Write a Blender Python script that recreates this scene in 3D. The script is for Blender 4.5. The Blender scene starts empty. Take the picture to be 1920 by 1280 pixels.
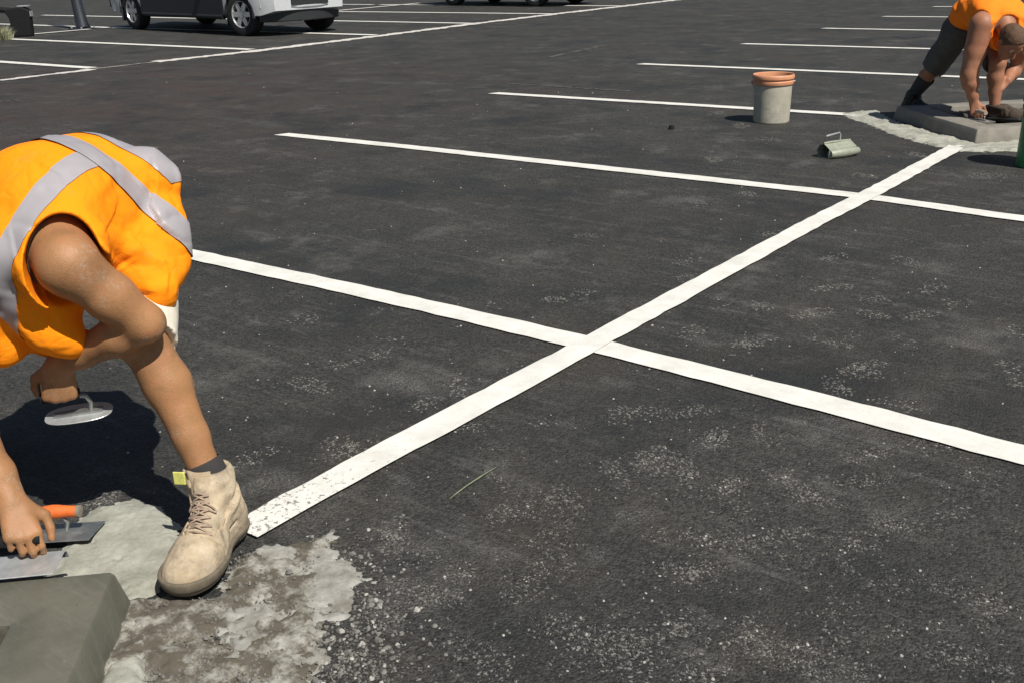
import bpy, bmesh, math, random
import numpy as np
from mathutils import Vector, Matrix
from mathutils.bvhtree import BVHTree
R = math.radians
random.seed(7)
scn = bpy.context.scene
COL = scn.collection

# ------------------------------------------------------------------ camera
FPX = 1966.8863
CAM = np.array([1.957176, -2.8998, 1.337904])
RT = np.array([0.79030135, 0.61187131, -0.03220664])
UP = np.array([-0.19106481, 0.29604266, 0.93587017])
FW = np.array([-0.58216665, 0.73346591, -0.35086999])
cam = bpy.data.cameras.new('camera')
cam.sensor_width = 36
cam.lens = FPX / 1920 * 36
cam.clip_start = 0.05
cam.clip_end = 2000
co = bpy.data.objects.new('camera', cam)
COL.objects.link(co)
co.matrix_world = Matrix(((RT[0], UP[0], -FW[0], CAM[0]), (RT[1], UP[1], -FW[1], CAM[1]),
                          (RT[2], UP[2], -FW[2], CAM[2]), (0, 0, 0, 1)))
scn.camera = co

# ------------------------------------------------------------------ light
SUN_AZ, SUN_EL = -15.0, 53.0          # direction towards the sun, degrees from +x
w = bpy.data.worlds.new('World')
scn.world = w
w.use_nodes = True
nt = w.node_tree
sky = nt.nodes.new('ShaderNodeTexSky')
sky.sky_type = 'NISHITA'
sky.sun_disc = False
sky.sun_elevation = R(SUN_EL)
sky.sun_rotation = R(90 - SUN_AZ)
bg = nt.nodes['Background']
bg.inputs['Strength'].default_value = 0.05
nt.links.new(sky.outputs['Color'], bg.inputs['Color'])
sun = bpy.data.lights.new('sun', 'SUN')
sun.energy = 5.0
sun.angle = R(0.5)
sun.color = (1.0, 0.95, 0.87)
so = bpy.data.objects.new('sun', sun)
COL.objects.link(so)
sd = Vector((math.cos(R(SUN_AZ)) * math.cos(R(SUN_EL)), math.sin(R(SUN_AZ)) * math.cos(R(SUN_EL)), math.sin(R(SUN_EL))))
so.rotation_euler = sd.to_track_quat('Z', 'Y').to_euler()
so.location = (6, -3, 9)
scn.view_settings.view_transform = 'Standard'
scn.view_settings.look = 'None'
scn.view_settings.exposure = 0.22
scn.view_settings.gamma = 1

# ------------------------------------------------------------------ helpers
def V(*a):
    return np.array(a, float)

def G(x, y, z=0.0):                    # where the sight line of a photo pixel meets height z
    d = (x - 960) / FPX * RT - (y - 640) / FPX * UP + FW
    return CAM + (z - CAM[2]) / d[2] * d

def at(x, y, t):                       # point on the sight line at depth t
    return CAM + t * ((x - 960) / FPX * RT - (y - 640) / FPX * UP + FW)

def nrm(v):
    v = np.asarray(v, float)
    return v / (np.linalg.norm(v) + 1e-12)

def tag(o, label=None, cat=None, group=None, kind=None):
    if label: o['label'] = label
    if cat: o['category'] = cat
    if group: o['group'] = group
    if kind: o['kind'] = kind
    return o

def mesh_obj(name, verts, faces, mat=None, parent=None, smooth=False):
    me = bpy.data.meshes.new(name)
    me.from_pydata([tuple(map(float, v)) for v in verts], [], [tuple(int(i) for i in f) for f in faces])
    me.update()
    if smooth:
        me.polygons.foreach_set('use_smooth', [True] * len(me.polygons))
    if mat: me.materials.append(mat)
    o = bpy.data.objects.new(name, me)
    COL.objects.link(o)
    if parent is not None: o.parent = parent
    return o

def empty(name, loc=(0, 0, 0), rz=0):
    o = bpy.data.objects.new(name, None)
    o.empty_display_size = 0.1
    COL.objects.link(o)
    o.location = tuple(map(float, loc))
    o.rotation_euler = (0, 0, rz)
    return o

class MB:
    def __init__(s):
        s.v = []; s.f = []
    def add(s, v, f):
        n = len(s.v)
        s.v += [tuple(map(float, p)) for p in v]
        s.f += [tuple(i + n for i in q) for q in f]
        return s
    def box(s, c, h, M=None):
        P = [V(x, y, z) * V(*h) for x in (-1, 1) for y in (-1, 1) for z in (-1, 1)]
        if M is not None: P = [np.asarray(M) @ p for p in P]
        return s.add([p + V(*c) for p in P], [(0, 1, 3, 2), (4, 6, 7, 5), (0, 4, 5, 1), (2, 3, 7, 6), (0, 2, 6, 4), (1, 5, 7, 3)])
    def tube(s, pts, r, n=10, cap=True):
        pts = [np.asarray(p, float) for p in pts]
        rr = list(r) if hasattr(r, '__len__') else [r] * len(pts)
        v = []; f = []
        ref = None
        for i, p in enumerate(pts):
            a = pts[max(0, i - 1)]; b = pts[min(len(pts) - 1, i + 1)]
            t = nrm(b - a)
            if ref is None:
                ref = nrm(np.cross(t, V(0, 0, 1) if abs(t[2]) < .9 else V(1, 0, 0)))
            ref = nrm(ref - t * (ref @ t))
            q = np.cross(t, ref)
            for k in range(n):
                A = 2 * math.pi * k / n
                v.append(p + rr[i] * (math.cos(A) * ref + math.sin(A) * q))
        for i in range(len(pts) - 1):
            for k in range(n):
                k2 = (k + 1) % n
                f.append((i * n + k, i * n + k2, (i + 1) * n + k2, (i + 1) * n + k))
        if cap:
            f.append(tuple(reversed(range(n))))
            f.append(tuple((len(pts) - 1) * n + k for k in range(n)))
        return s.add(v, f)
    def lathe(s, prof, n=48, c=(0, 0, 0), axis='z', cap=False):
        v = []; f = []
        for (r, z) in prof:
            for k in range(n):
                A = 2 * math.pi * k / n
                p = (r * math.cos(A), r * math.sin(A), z)
                if axis == 'y': p = (p[0], p[2], p[1])
                if axis == 'x': p = (p[2], p[0], p[1])
                v.append(V(*p) + V(*c))
        m = len(prof)
        for i in range(m - 1):
            for k in range(n):
                k2 = (k + 1) % n
                f.append((i * n + k, i * n + k2, (i + 1) * n + k2, (i + 1) * n + k))
        if cap:
            f.append(tuple(reversed(range(n)))); f.append(tuple((m - 1) * n + k for k in range(n)))
        return s.add(v, f)
    def prism(s, poly, d):             # polygon of 3D points pushed along vector d
        n = len(poly); d = np.asarray(d, float)
        v = [np.asarray(p, float) for p in poly] + [np.asarray(p, float) + d for p in poly]
        f = [tuple(reversed(range(n))), tuple(range(n, 2 * n))]
        f += [(i, (i + 1) % n, n + (i + 1) % n, n + i) for i in range(n)]
        return s.add(v, f)
    def build(s, name, mat, parent=None, smooth=False, bevel=0, seg=2):
        o = mesh_obj(name, s.v, s.f, mat, parent)
        bm = bmesh.new(); bm.from_mesh(o.data)
        bmesh.ops.recalc_face_normals(bm, faces=bm.faces)
        bm.to_mesh(o.data); bm.free()
        if smooth:
            o.data.polygons.foreach_set('use_smooth', [True] * len(o.data.polygons))
            o.data.set_sharp_from_angle(angle=R(38))
        if bevel:
            b = o.modifiers.new('b', 'BEVEL'); b.width = bevel; b.segments = seg; b.limit_method = 'ANGLE'; b.angle_limit = R(35)
        return o

# value noise for real displacements
def _h(ix, iy, iz, seed):
    n = (ix.astype(np.int64) * 374761393 + iy.astype(np.int64) * 668265263 + iz.astype(np.int64) * 2147483647 + seed * 144665) & 0x7fffffff
    n = ((n ^ (n >> 13)) * 1274126177) & 0x7fffffff
    return ((n ^ (n >> 16)) & 0xffff) / 65535.0

def vnoise(x, y, z=0.0, seed=0):
    x = np.asarray(x, float); y = np.asarray(y, float); z = np.asarray(z, float) + 0 * x
    ix, iy, iz = np.floor(x), np.floor(y), np.floor(z)
    fx, fy, fz = x - ix, y - iy, z - iz
    fx, fy, fz = [t * t * (3 - 2 * t) for t in (fx, fy, fz)]
    o = 0
    for a in (0, 1):
        for b in (0, 1):
            for c in (0, 1):
                wgt = (fx if a else 1 - fx) * (fy if b else 1 - fy) * (fz if c else 1 - fz)
                o = o + wgt * _h(ix + a, iy + b, iz + c, seed)
    return o

def fbm(x, y, z=0.0, oct=4, seed=0):
    o = 0; a = .5; s = 1.0
    for i in range(oct):
        o = o + a * vnoise(x * s, y * s, np.asarray(z) * s, seed + i * 17)
        a *= .5; s *= 2.03
    return o / (1 - .5 ** oct)

# ------------------------------------------------------------------ materials
def mat(name, color, rough=.7, metal=0, spec=.5, noise=0, nscale=20, bump=0, bscale=200, c2=None, coat=0, trans=0):
    m = bpy.data.materials.new(name); m.use_nodes = True
    t = m.node_tree; b = t.nodes['Principled BSDF']
    b.inputs['Base Color'].default_value = (*color, 1)
    b.inputs['Roughness'].default_value = rough
    b.inputs['Metallic'].default_value = metal
    b.inputs['Specular IOR Level'].default_value = spec
    b.inputs['Coat Weight'].default_value = coat
    if trans: b.inputs['Transmission Weight'].default_value = trans
    tc = t.nodes.new('ShaderNodeTexCoord')
    if noise or c2:
        n = t.nodes.new('ShaderNodeTexNoise'); n.inputs['Scale'].default_value = nscale; n.inputs['Detail'].default_value = 6
        n.inputs['Roughness'].default_value = .65
        t.links.new(tc.outputs['Object'], n.inputs['Vector'])
        r = t.nodes.new('ShaderNodeValToRGB')
        r.color_ramp.elements[0].position = .35; r.color_ramp.elements[1].position = .68
        d = c2 or [c * (1 - noise) for c in color]
        r.color_ramp.elements[0].color = (*d, 1)
        r.color_ramp.elements[1].color = (*(color if c2 else [min(1, c * (1 + noise * .6)) for c in color]), 1)
        t.links.new(n.outputs['Fac'], r.inputs['Fac'])
        t.links.new(r.outputs['Color'], b.inputs['Base Color'])
    if bump:
        n2 = t.nodes.new('ShaderNodeTexNoise'); n2.inputs['Scale'].default_value = bscale; n2.inputs['Detail'].default_value = 4
        t.links.new(tc.outputs['Object'], n2.inputs['Vector'])
        bp = t.nodes.new('ShaderNodeBump'); bp.inputs['Strength'].default_value = bump; bp.inputs['Distance'].default_value = .004
        t.links.new(n2.outputs['Fac'], bp.inputs['Height'])
        t.links.new(bp.outputs['Normal'], b.inputs['Normal'])
    return m

def mix_rgb(t, fac, a, b, mode='MIX'):
    n = t.nodes.new('ShaderNodeMix'); n.data_type = 'RGBA'; n.blend_type = mode
    if isinstance(fac, (int, float)): n.inputs[0].default_value = fac
    else: t.links.new(fac, n.inputs[0])
    for s, q in ((6, a), (7, b)):
        if isinstance(q, tuple): n.inputs[s].default_value = (*q, 1)
        else: t.links.new(q, n.inputs[s])
    return n.outputs[2]

def ramp(t, src, p0, p1, c0=(0, 0, 0), c1=(1, 1, 1)):
    r = t.nodes.new('ShaderNodeValToRGB')
    r.color_ramp.elements[0].position = p0; r.color_ramp.elements[1].position = p1
    r.color_ramp.elements[0].color = (*c0, 1); r.color_ramp.elements[1].color = (*c1, 1)
    t.links.new(src, r.inputs['Fac'])
    return r.outputs['Color']

def tex(t, vec, kind, scale, detail=5, rough=.6, **k):
    n = t.nodes.new({'noise': 'ShaderNodeTexNoise', 'vor': 'ShaderNodeTexVoronoi'}[kind])
    n.inputs['Scale'].default_value = scale
    if kind == 'noise':
        n.inputs['Detail'].default_value = detail; n.inputs['Roughness'].default_value = rough
    for a, b in k.items(): n.inputs[a].default_value = b
    t.links.new(vec, n.inputs['Vector'])
    return n

def mapped(t, tc, scale=(1, 1, 1), rot=0, loc=(0, 0, 0)):
    m = t.nodes.new('ShaderNodeMapping')
    m.inputs['Scale'].default_value = scale; m.inputs['Rotation'].default_value = (0, 0, rot); m.inputs['Location'].default_value = loc
    t.links.new(tc, m.inputs['Vector'])
    return m.outputs['Vector']

def math_n(t, op, a, b=None):
    n = t.nodes.new('ShaderNodeMath'); n.operation = op
    for i, q in enumerate((a, b)):
        if q is None: continue
        if isinstance(q, (int, float)): n.inputs[i].default_value = q
        else: t.links.new(q, n.inputs[i])
    return n.outputs[0]

def asphalt_mat():
    m = bpy.data.materials.new('asphalt'); m.use_nodes = True
    t = m.node_tree; b = t.nodes['Principled BSDF']
    tc = t.nodes.new('ShaderNodeTexCoord').outputs['Object']
    big = tex(t, tc, 'noise', .7, 6, .7).outputs['Fac']
    mid = tex(t, tc, 'noise', 3.1, 6, .7).outputs['Fac']
    fine = tex(t, tc, 'noise', 60, 5, .75).outputs['Fac']
    c = mix_rgb(t, ramp(t, big, .35, .65), (.0125, .014, .015), (.031, .031, .029))
    c = mix_rgb(t, ramp(t, mid, .40, .72), c, (.041, .039, .034))
    c = mix_rgb(t, ramp(t, fine, .38, .72), c, mix_rgb(t, .5, c, (.070, .068, .063)))
    ag = tex(t, tc, 'vor', 150, Randomness=1.0)
    agc = ramp(t, ag.outputs['Color'], .15, .95, (.35, .35, .35), (1.75, 1.72, 1.66))
    c = mix_rgb(t, .8, c, agc, 'MULTIPLY')
    # pale worn stone tips
    v = tex(t, tc, 'vor', 95, Randomness=1.0)
    tip = ramp(t, v.outputs['Distance'], .10, .20, (1, 1, 1), (0, 0, 0))
    sel = ramp(t, v.outputs['Color'], .80, .86)
    wear = ramp(t, tex(t, tc, 'noise', 1.7, 6, .75).outputs['Fac'], .46, .66)
    f = math_n(t, 'MULTIPLY', math_n(t, 'MULTIPLY', tip, sel), wear)
    c = mix_rgb(t, f, c, (.26, .25, .23))
    # dragged dust, long thin streaks both ways
    for (rz, sc, lo, hi, s) in ((.5, (1.2, 14, 1), .60, .78, 1.1), (-.75, (1.0, 22, 1), .63, .80, 1.6), (.95, (.8, 9, 1), .62, .8, .8)):
        st = tex(t, mapped(t, tc, sc, rz), 'noise', s, 6, .8).outputs['Fac']
        brk = ramp(t, tex(t, tc, 'noise', 38, 4, .8).outputs['Fac'], .40, .62)
        c = mix_rgb(t, math_n(t, 'MULTIPLY', math_n(t, 'MULTIPLY', ramp(t, st, lo - .05, hi - .04), brk), .75), c, (.17, .168, .155))
    for (sc, loc, lo, hi, amt) in ((2.3, (4, 2, 0), .54, .68, .75), (6.5, (7, 5, 0), .57, .72, .75)):
        big_ = ramp(t, tex(t, mapped(t, tc, loc=loc), 'noise', sc, 6, .72).outputs['Fac'], lo, hi)
        crumb = ramp(t, tex(t, mapped(t, tc, (1, 1.8, 1), .6), 'noise', 120, 5, .8).outputs['Fac'], .46, .60)
        c = mix_rgb(t, math_n(t, 'MULTIPLY', math_n(t, 'MULTIPLY', big_, crumb), amt), c, (.20, .195, .18))
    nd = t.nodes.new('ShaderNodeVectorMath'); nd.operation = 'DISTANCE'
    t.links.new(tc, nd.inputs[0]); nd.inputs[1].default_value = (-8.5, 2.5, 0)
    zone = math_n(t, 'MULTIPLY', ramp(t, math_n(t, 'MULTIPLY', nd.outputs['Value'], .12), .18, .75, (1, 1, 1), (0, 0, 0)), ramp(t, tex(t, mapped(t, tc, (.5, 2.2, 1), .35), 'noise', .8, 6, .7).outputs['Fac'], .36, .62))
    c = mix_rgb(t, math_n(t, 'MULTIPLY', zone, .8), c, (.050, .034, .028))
    # brown dirt and dark oily blotches
    c = mix_rgb(t, math_n(t, 'MULTIPLY', ramp(t, tex(t, mapped(t, tc, loc=(3, 8, 0)), 'noise', .9, 5, .7).outputs['Fac'], .50, .70), .55), c, (.043, .037, .028))
    c = mix_rgb(t, math_n(t, 'MULTIPLY', ramp(t, tex(t, mapped(t, tc, loc=(9, 1, 0)), 'noise', 1.3, 5, .65).outputs['Fac'], .50, .68), .7), c, (.013, .0145, .016))
    t.links.new(c, b.inputs['Base Color'])
    t.links.new(ramp(t, fine, .3, .7, (.62, .62, .62), (.9, .9, .9)), b.inputs['Roughness'])
    b.inputs['Specular IOR Level'].default_value = .35
    h = math_n(t, 'ADD', math_n(t, 'MULTIPLY', ag.outputs['Distance'], -.9), math_n(t, 'MULTIPLY', fine, .8))
    bp = t.nodes.new('ShaderNodeBump'); bp.inputs['Strength'].default_value = .8; bp.inputs['Distance'].default_value = .005
    t.links.new(h, bp.inputs['Height']); t.links.new(bp.outputs['Normal'], b.inputs['Normal'])
    return m

def paint_mat():
    m = bpy.data.materials.new('road_paint'); m.use_nodes = True
    t = m.node_tree; b = t.nodes['Principled BSDF']
    tc = t.nodes.new('ShaderNodeTexCoord').outputs['Object']
    c = mix_rgb(t, ramp(t, tex(t, tc, 'noise', 7, 6, .7).outputs['Fac'], .35, .7), (.60, .59, .54), (.78, .77, .72))
    # worn pits, many near the rough mortar end, few elsewhere
    pit = tex(t, tc, 'noise', 75, 5, .75).outputs['Fac']
    n = t.nodes.new('ShaderNodeVectorMath'); n.operation = 'DISTANCE'
    t.links.new(tc, n.inputs[0]); n.inputs[1].default_value = (0, -1.55, 0)
    near = ramp(t, n.outputs['Value'], .12, .75, (.13, .13, .13), (0, 0, 0))
    f = ramp(t, math_n(t, 'ADD', pit, near), .665, .71)
    c = mix_rgb(t, math_n(t, 'MULTIPLY', f, .85), c, (.09, .085, .075))
    sc = ramp(t, tex(t, mapped(t, tc, (3, 22, 1), .4), 'noise', 2, 6, .8).outputs['Fac'], .58, .70)
    c = mix_rgb(t, math_n(t, 'MULTIPLY', sc, .35), c, (.35, .34, .31))
    t.links.new(c, b.inputs['Base Color'])
    b.inputs['Roughness'].default_value = .55
    bp = t.nodes.new('ShaderNodeBump'); bp.inputs['Strength'].default_value = .3; bp.inputs['Distance'].default_value = .004
    t.links.new(pit, bp.inputs['Height']); t.links.new(bp.outputs['Normal'], b.inputs['Normal'])
    return m

def mortar_mat(name, pale, dark, lo, hi, scale=9, pit=.3):
    m = bpy.data.materials.new(name); m.use_nodes = True
    t = m.node_tree; b = t.nodes['Principled BSDF']
    tc = t.nodes.new('ShaderNodeTexCoord').outputs['Object']
    n1 = tex(t, tc, 'noise', scale, 8, .68).outputs['Fac']
    n2 = tex(t, tc, 'noise', 60, 6, .75).outputs['Fac']
    c = mix_rgb(t, ramp(t, n1, lo, hi), dark, pale)
    c = mix_rgb(t, math_n(t, 'MULTIPLY', ramp(t, n2, .52, .72), pit), c, tuple(x * .35 for x in dark))
    c = mix_rgb(t, math_n(t, 'MULTIPLY', ramp(t, tex(t, tc, 'noise', 33, 5, .7).outputs['Fac'], .6, .75), .5), c, tuple(min(1, x * 1.25) for x in pale))
    t.links.new(c, b.inputs['Base Color']); b.inputs['Roughness'].default_value = .85
    bp = t.nodes.new('ShaderNodeBump'); bp.inputs['Strength'].default_value = .6; bp.inputs['Distance'].default_value = .008
    t.links.new(n2, bp.inputs['Height']); t.links.new(bp.outputs['Normal'], b.inputs['Normal'])
    return m

M = {}
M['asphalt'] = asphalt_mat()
M['paint'] = paint_mat()
M['old_paint'] = mat('old_road_paint', (.60, .57, .53), .8, noise=.35, nscale=30)
M['ghost_paint'] = mat('ghost_paint', (.10, .096, .088), .85, noise=.8, nscale=25)
M['faint_paint'] = mat('faint_paint', (.24, .225, .20), .85, noise=.6, nscale=25)
M['mortar'] = mortar_mat('fresh_mortar', (.37, .37, .315), (.225, .225, .185), .34, .58, 8, .30)
M['rubble'] = mortar_mat('rough_mortar', (.36, .355, .31), (.098, .086, .064), .48, .62, 13, .6)
M['slurry'] = mortar_mat('dry_slurry', (.36, .355, .325), (.19, .18, .15), .38, .62, 11, .42)
M['concrete'] = mat('wet_concrete', (.115, .113, .088), .55, noise=.22, nscale=7, bump=.22, bscale=70)
def pores(m):
    t = m.node_tree; b = t.nodes['Principled BSDF']; tc = t.nodes.new('ShaderNodeTexCoord').outputs['Object']
    src = b.inputs['Base Color'].links[0].from_socket
    v = tex(t, tc, 'vor', 55, Randomness=1.0)
    f = math_n(t, 'MULTIPLY', ramp(t, v.outputs['Distance'], .06, .11, (1, 1, 1), (0, 0, 0)), ramp(t, v.outputs['Color'], .72, .76))
    c = mix_rgb(t, math_n(t, 'MULTIPLY', f, .75), src, (.02, .02, .016))
    sw = ramp(t, tex(t, mapped(t, tc, (1.2, 9, 1), .75), 'noise', 5, 5, .7).outputs['Fac'], .52, .70)
    c = mix_rgb(t, math_n(t, 'MULTIPLY', sw, .45), c, (.17, .165, .135))
    sp = ramp(t, tex(t, tc, 'noise', 45, 5, .8).outputs['Fac'], .64, .70)
    c = mix_rgb(t, math_n(t, 'MULTIPLY', sp, .5), c, (.24, .235, .20))
    t.links.new(c, b.inputs['Base Color'])
pores(M['concrete'])
M['concrete_dry'] = mat('grey_concrete', (.21, .195, .165), .8, noise=.25, nscale=9, bump=.15, bscale=90)
M['soil'] = mat('soil', (.10, .085, .06), .95, c2=(.035, .03, .022), nscale=14, bump=.8, bscale=60)
M['stone'] = mat('grit', (.215, .21, .19), .85, c2=(.115, .11, .10), nscale=40)
M['stone_pale'] = mat('grit_pale', (.45, .44, .40), .85, c2=(.27, .26, .235), nscale=40)
M['stone_mid'] = mat('grit_mid', (.165, .16, .145), .85, c2=(.085, .082, .074), nscale=40)
M['skin'] = mat('tanned_skin', (.335, .172, .078), .52, noise=.24, nscale=13, bump=.22, bscale=230, spec=.3)
M['skin_red'] = mat('ruddy_skin', (.34, .155, .088), .55, noise=.2, nscale=10, bump=.05, bscale=160, spec=.35)
def skin_detail(m, dust):
    t = m.node_tree; b = t.nodes['Principled BSDF']; tc = t.nodes.new('ShaderNodeTexCoord').outputs['Object']
    src = b.inputs['Base Color'].links[0].from_socket
    c = mix_rgb(t, math_n(t, 'MULTIPLY', ramp(t, tex(t, tc, 'noise', 26, 5, .7).outputs['Fac'], .45, .7), .35), src, (.30, .11, .06))
    d = math_n(t, 'MULTIPLY', ramp(t, tex(t, tc, 'noise', 9, 6, .75).outputs['Fac'], .55, .68), ramp(t, tex(t, tc, 'noise', 120, 4, .8).outputs['Fac'], .42, .6))
    c = mix_rgb(t, math_n(t, 'MULTIPLY', d, dust), c, (.42, .36, .29))
    hair_ = tex(t, mapped(t, tc, (1, 1, .25)), 'noise', 420, 3, .6).outputs['Fac']
    c = mix_rgb(t, math_n(t, 'MULTIPLY', ramp(t, hair_, .60, .70), .4), c, (.10, .045, .02))
    t.links.new(c, b.inputs['Base Color'])
skin_detail(M['skin'], .5); skin_detail(M['skin_red'], .3)
M['vest'] = mat('orange_vest', (1.0, .28, .006), .8, noise=.07, nscale=6, spec=.15, bump=.1, bscale=500)
def wrinkle(m, amount=.5):
    t = m.node_tree; b = t.nodes['Principled BSDF']; tc = t.nodes.new('ShaderNodeTexCoord').outputs['Object']
    n1 = tex(t, tc, 'noise', 13, 2, .5, Distortion=.5).outputs['Fac']
    ab = math_n(t, 'ABSOLUTE', math_n(t, 'SUBTRACT', n1, .5))
    n3 = tex(t, tc, 'noise', 420, 2, .5).outputs['Fac']
    h = math_n(t, 'ADD', math_n(t, 'MINIMUM', math_n(t, 'MULTIPLY', ab, 6), 1.0), math_n(t, 'MULTIPLY', n3, .12))
    bp = t.nodes.new('ShaderNodeBump'); bp.inputs['Strength'].default_value = amount; bp.inputs['Distance'].default_value = .006
    t.links.new(h, bp.inputs['Height']); t.links.new(bp.outputs['Normal'], b.inputs['Normal'])
wrinkle(M['vest'], .32)
def dirt(m, col, amt, lo=.56, hi=.70, sc=11):
    t = m.node_tree; b = t.nodes['Principled BSDF']; tc = t.nodes.new('ShaderNodeTexCoord').outputs['Object']
    src = b.inputs['Base Color'].links[0].from_socket
    d = math_n(t, 'MULTIPLY', ramp(t, tex(t, tc, 'noise', sc, 6, .75).outputs['Fac'], lo, hi), ramp(t, tex(t, tc, 'noise', 90, 5, .8).outputs['Fac'], .38, .62))
    t.links.new(mix_rgb(t, math_n(t, 'MULTIPLY', d, amt), src, col), b.inputs['Base Color'])
dirt(M['vest'], (.42, .22, .07), .5)
M['tape'] = mat('reflective_tape', (.33, .31, .325), .45, noise=.06, nscale=8, spec=.5, bump=.05, bscale=600)
M['shorts'] = mat('cream_shorts', (.66, .62, .52), .85, noise=.1, nscale=20, bump=.2, bscale=300)
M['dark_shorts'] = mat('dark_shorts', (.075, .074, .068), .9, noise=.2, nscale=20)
M['boot'] = mat('tan_leather', (.52, .43, .30), .88, c2=(.33, .255, .165), nscale=22, bump=.7, bscale=75)
M['sole'] = mat('boot_sole', (.165, .135, .095), .9, c2=(.10, .085, .06), nscale=40)
dirt(M['boot'], (.17, .15, .12), .7, .46, .62, 17); dirt(M['boot'], (.52, .48, .40), .5, .52, .68, 13)
M['lace'] = mat('boot_lace', (.36, .27, .20), .85, noise=.3, nscale=60)
M['tab'] = mat('yellow_tab', (.62, .62, .16), .7, noise=.2, nscale=60)
M['sock_or_leg_shade'] = mat('dark_sock_or_leg_shade', (.032, .03, .03), .95, bump=.3, bscale=400)  # near man's sock cloth; same dark colour paints shade on far man's calf
M['black_boot'] = mat('black_leather', (.016, .018, .02), .6, noise=.2)
M['hair'] = mat('dark_hair', (.035, .02, .012), .7, noise=.3, nscale=60, bump=.6, bscale=200)
M['brown_hair'] = mat('cropped_hair', (.10, .052, .026), .8, noise=.3, nscale=60, bump=.6, bscale=200)
M['eye'] = mat('eye', (.5, .47, .43), .2)
M['steel'] = mat('steel', (.52, .54, .54), .38, metal=.55, noise=.2, nscale=30)
M['steel_dull'] = mat('dull_steel', (.38, .39, .38), .5, metal=.8, c2=(.22, .23, .22), nscale=20)
M['orange_plastic'] = mat('orange_handle', (.72, .15, .03), .5, noise=.15, nscale=40)
M['grey_cap'] = mat('worn_cap', (.22, .19, .15), .8, noise=.3, nscale=50)
M['bucket'] = mat('cream_bucket', (.46, .44, .36), .55, c2=(.36, .34, .275), nscale=8)
dirt(M['bucket'], (.20, .19, .165), .8, .48, .62, 7)
M['bucket_rim'] = mat('orange_bucket', (.62, .29, .155), .55, noise=.15, nscale=12)
M['green'] = mat('green_plastic', (.012, .20, .05), .4, noise=.25, nscale=14)
M['tin'] = mat('galvanised_tin', (.34, .36, .28), .5, metal=.15, c2=(.24, .26, .20), nscale=25)
M['black'] = mat('black_steel', (.012, .012, .013), .8, noise=.2, spec=.2)
M['post'] = mat('dark_steel', (.022, .026, .034), .45, noise=.2)
M['silver'] = mat('silver_paint', (.72, .74, .76), .28, metal=.35, coat=.8, noise=.04)
M['dark_paint'] = mat('dark_green_paint', (.012, .022, .015), .25, coat=.7, noise=.05)
M['trim'] = mat('black_trim', (.018, .02, .022), .6)
M['glass'] = mat('car_glass', (.02, .025, .03), .05, spec=.8)
M['tyre'] = mat('tyre_rubber', (.016, .016, .017), .85, noise=.2)
M['rim'] = mat('alloy', (.72, .73, .74), .3, metal=.8)
M['lamp'] = mat('headlamp', (.7, .72, .74), .08, metal=.3, coat=1)
M['plate'] = mat('number_plate', (.72, .73, .74), .5)
M['dry_grass'] = mat('dry_grass', (.36, .36, .22), .9, noise=.3, nscale=40)
M['straw'] = mat('straw', (.17, .20, .12), .9, noise=.3, nscale=40)
M['weed'] = mat('weed_leaf', (.06, .10, .03), .8, noise=.3, nscale=40)

# ------------------------------------------------------------------ ground
def ground():
    xs = sorted(set([-900, -300, -120, -60, -40] + list(range(-30, 16, 5)) + [40, 120, 300, 900]))
    ys = sorted(set([-900, -300, -100, -40, -20] + list(range(-10, 41, 5)) + [60, 120, 300, 900]))
    v = [(x, y, 0) for y in ys for x in xs]
    n = len(xs)
    f = [(j * n + i, j * n + i + 1, (j + 1) * n + i + 1, (j + 1) * n + i) for j in range(len(ys) - 1) for i in range(n - 1)]
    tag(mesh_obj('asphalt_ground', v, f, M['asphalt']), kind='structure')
ground()

def stripe(name, pts, wid, m, z=.004, mitre=0, rough=.004, seed=0):
    """painted stripe along ground points, edges a little ragged"""
    pts = [np.asarray(p, float)[:2] for p in pts]
    P = []; 
    for a, b in zip(pts[:-1], pts[1:]):
        L = np.linalg.norm(b - a); k = max(2, int(L / .04)) if L < 8 else max(2, int(L / .10))
        P += [a + (b - a) * i / k for i in range(k)]
    P.append(pts[-1]); P = np.array(P)
    if len(P) > 60:
        for _ in range(30):
            P[1:-1] = .5 * P[1:-1] + .25 * (P[:-2] + P[2:])
    T = np.gradient(P, axis=0); T /= np.linalg.norm(T, axis=1)[:, None]
    N = np.stack([-T[:, 1], T[:, 0]], 1)
    s = np.arange(len(P)) * .06
    e1 = (vnoise(s * 9, s * 0, seed=seed) - .5) * rough * 2 + (vnoise(s * 2, s * 0, seed=seed + 3) - .5) * rough
    e2 = (vnoise(s * 9, s * 0, seed=seed + 7) - .5) * rough * 2 + (vnoise(s * 2, s * 0, seed=seed + 9) - .5) * rough
    A = P + N * (wid / 2 + e1)[:, None]; B = P - N * (wid / 2 + e2)[:, None]
    if mitre: A[0] += T[0] * mitre
    v = [(p[0], p[1], z) for p in A] + [(p[0], p[1], z) for p in B]
    n = len(P)
    f = [(i, n + i, n + i + 1, i + 1) for i in range(n - 1)]
    return tag(mesh_obj(name, v, f, m), kind='structure')

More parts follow.
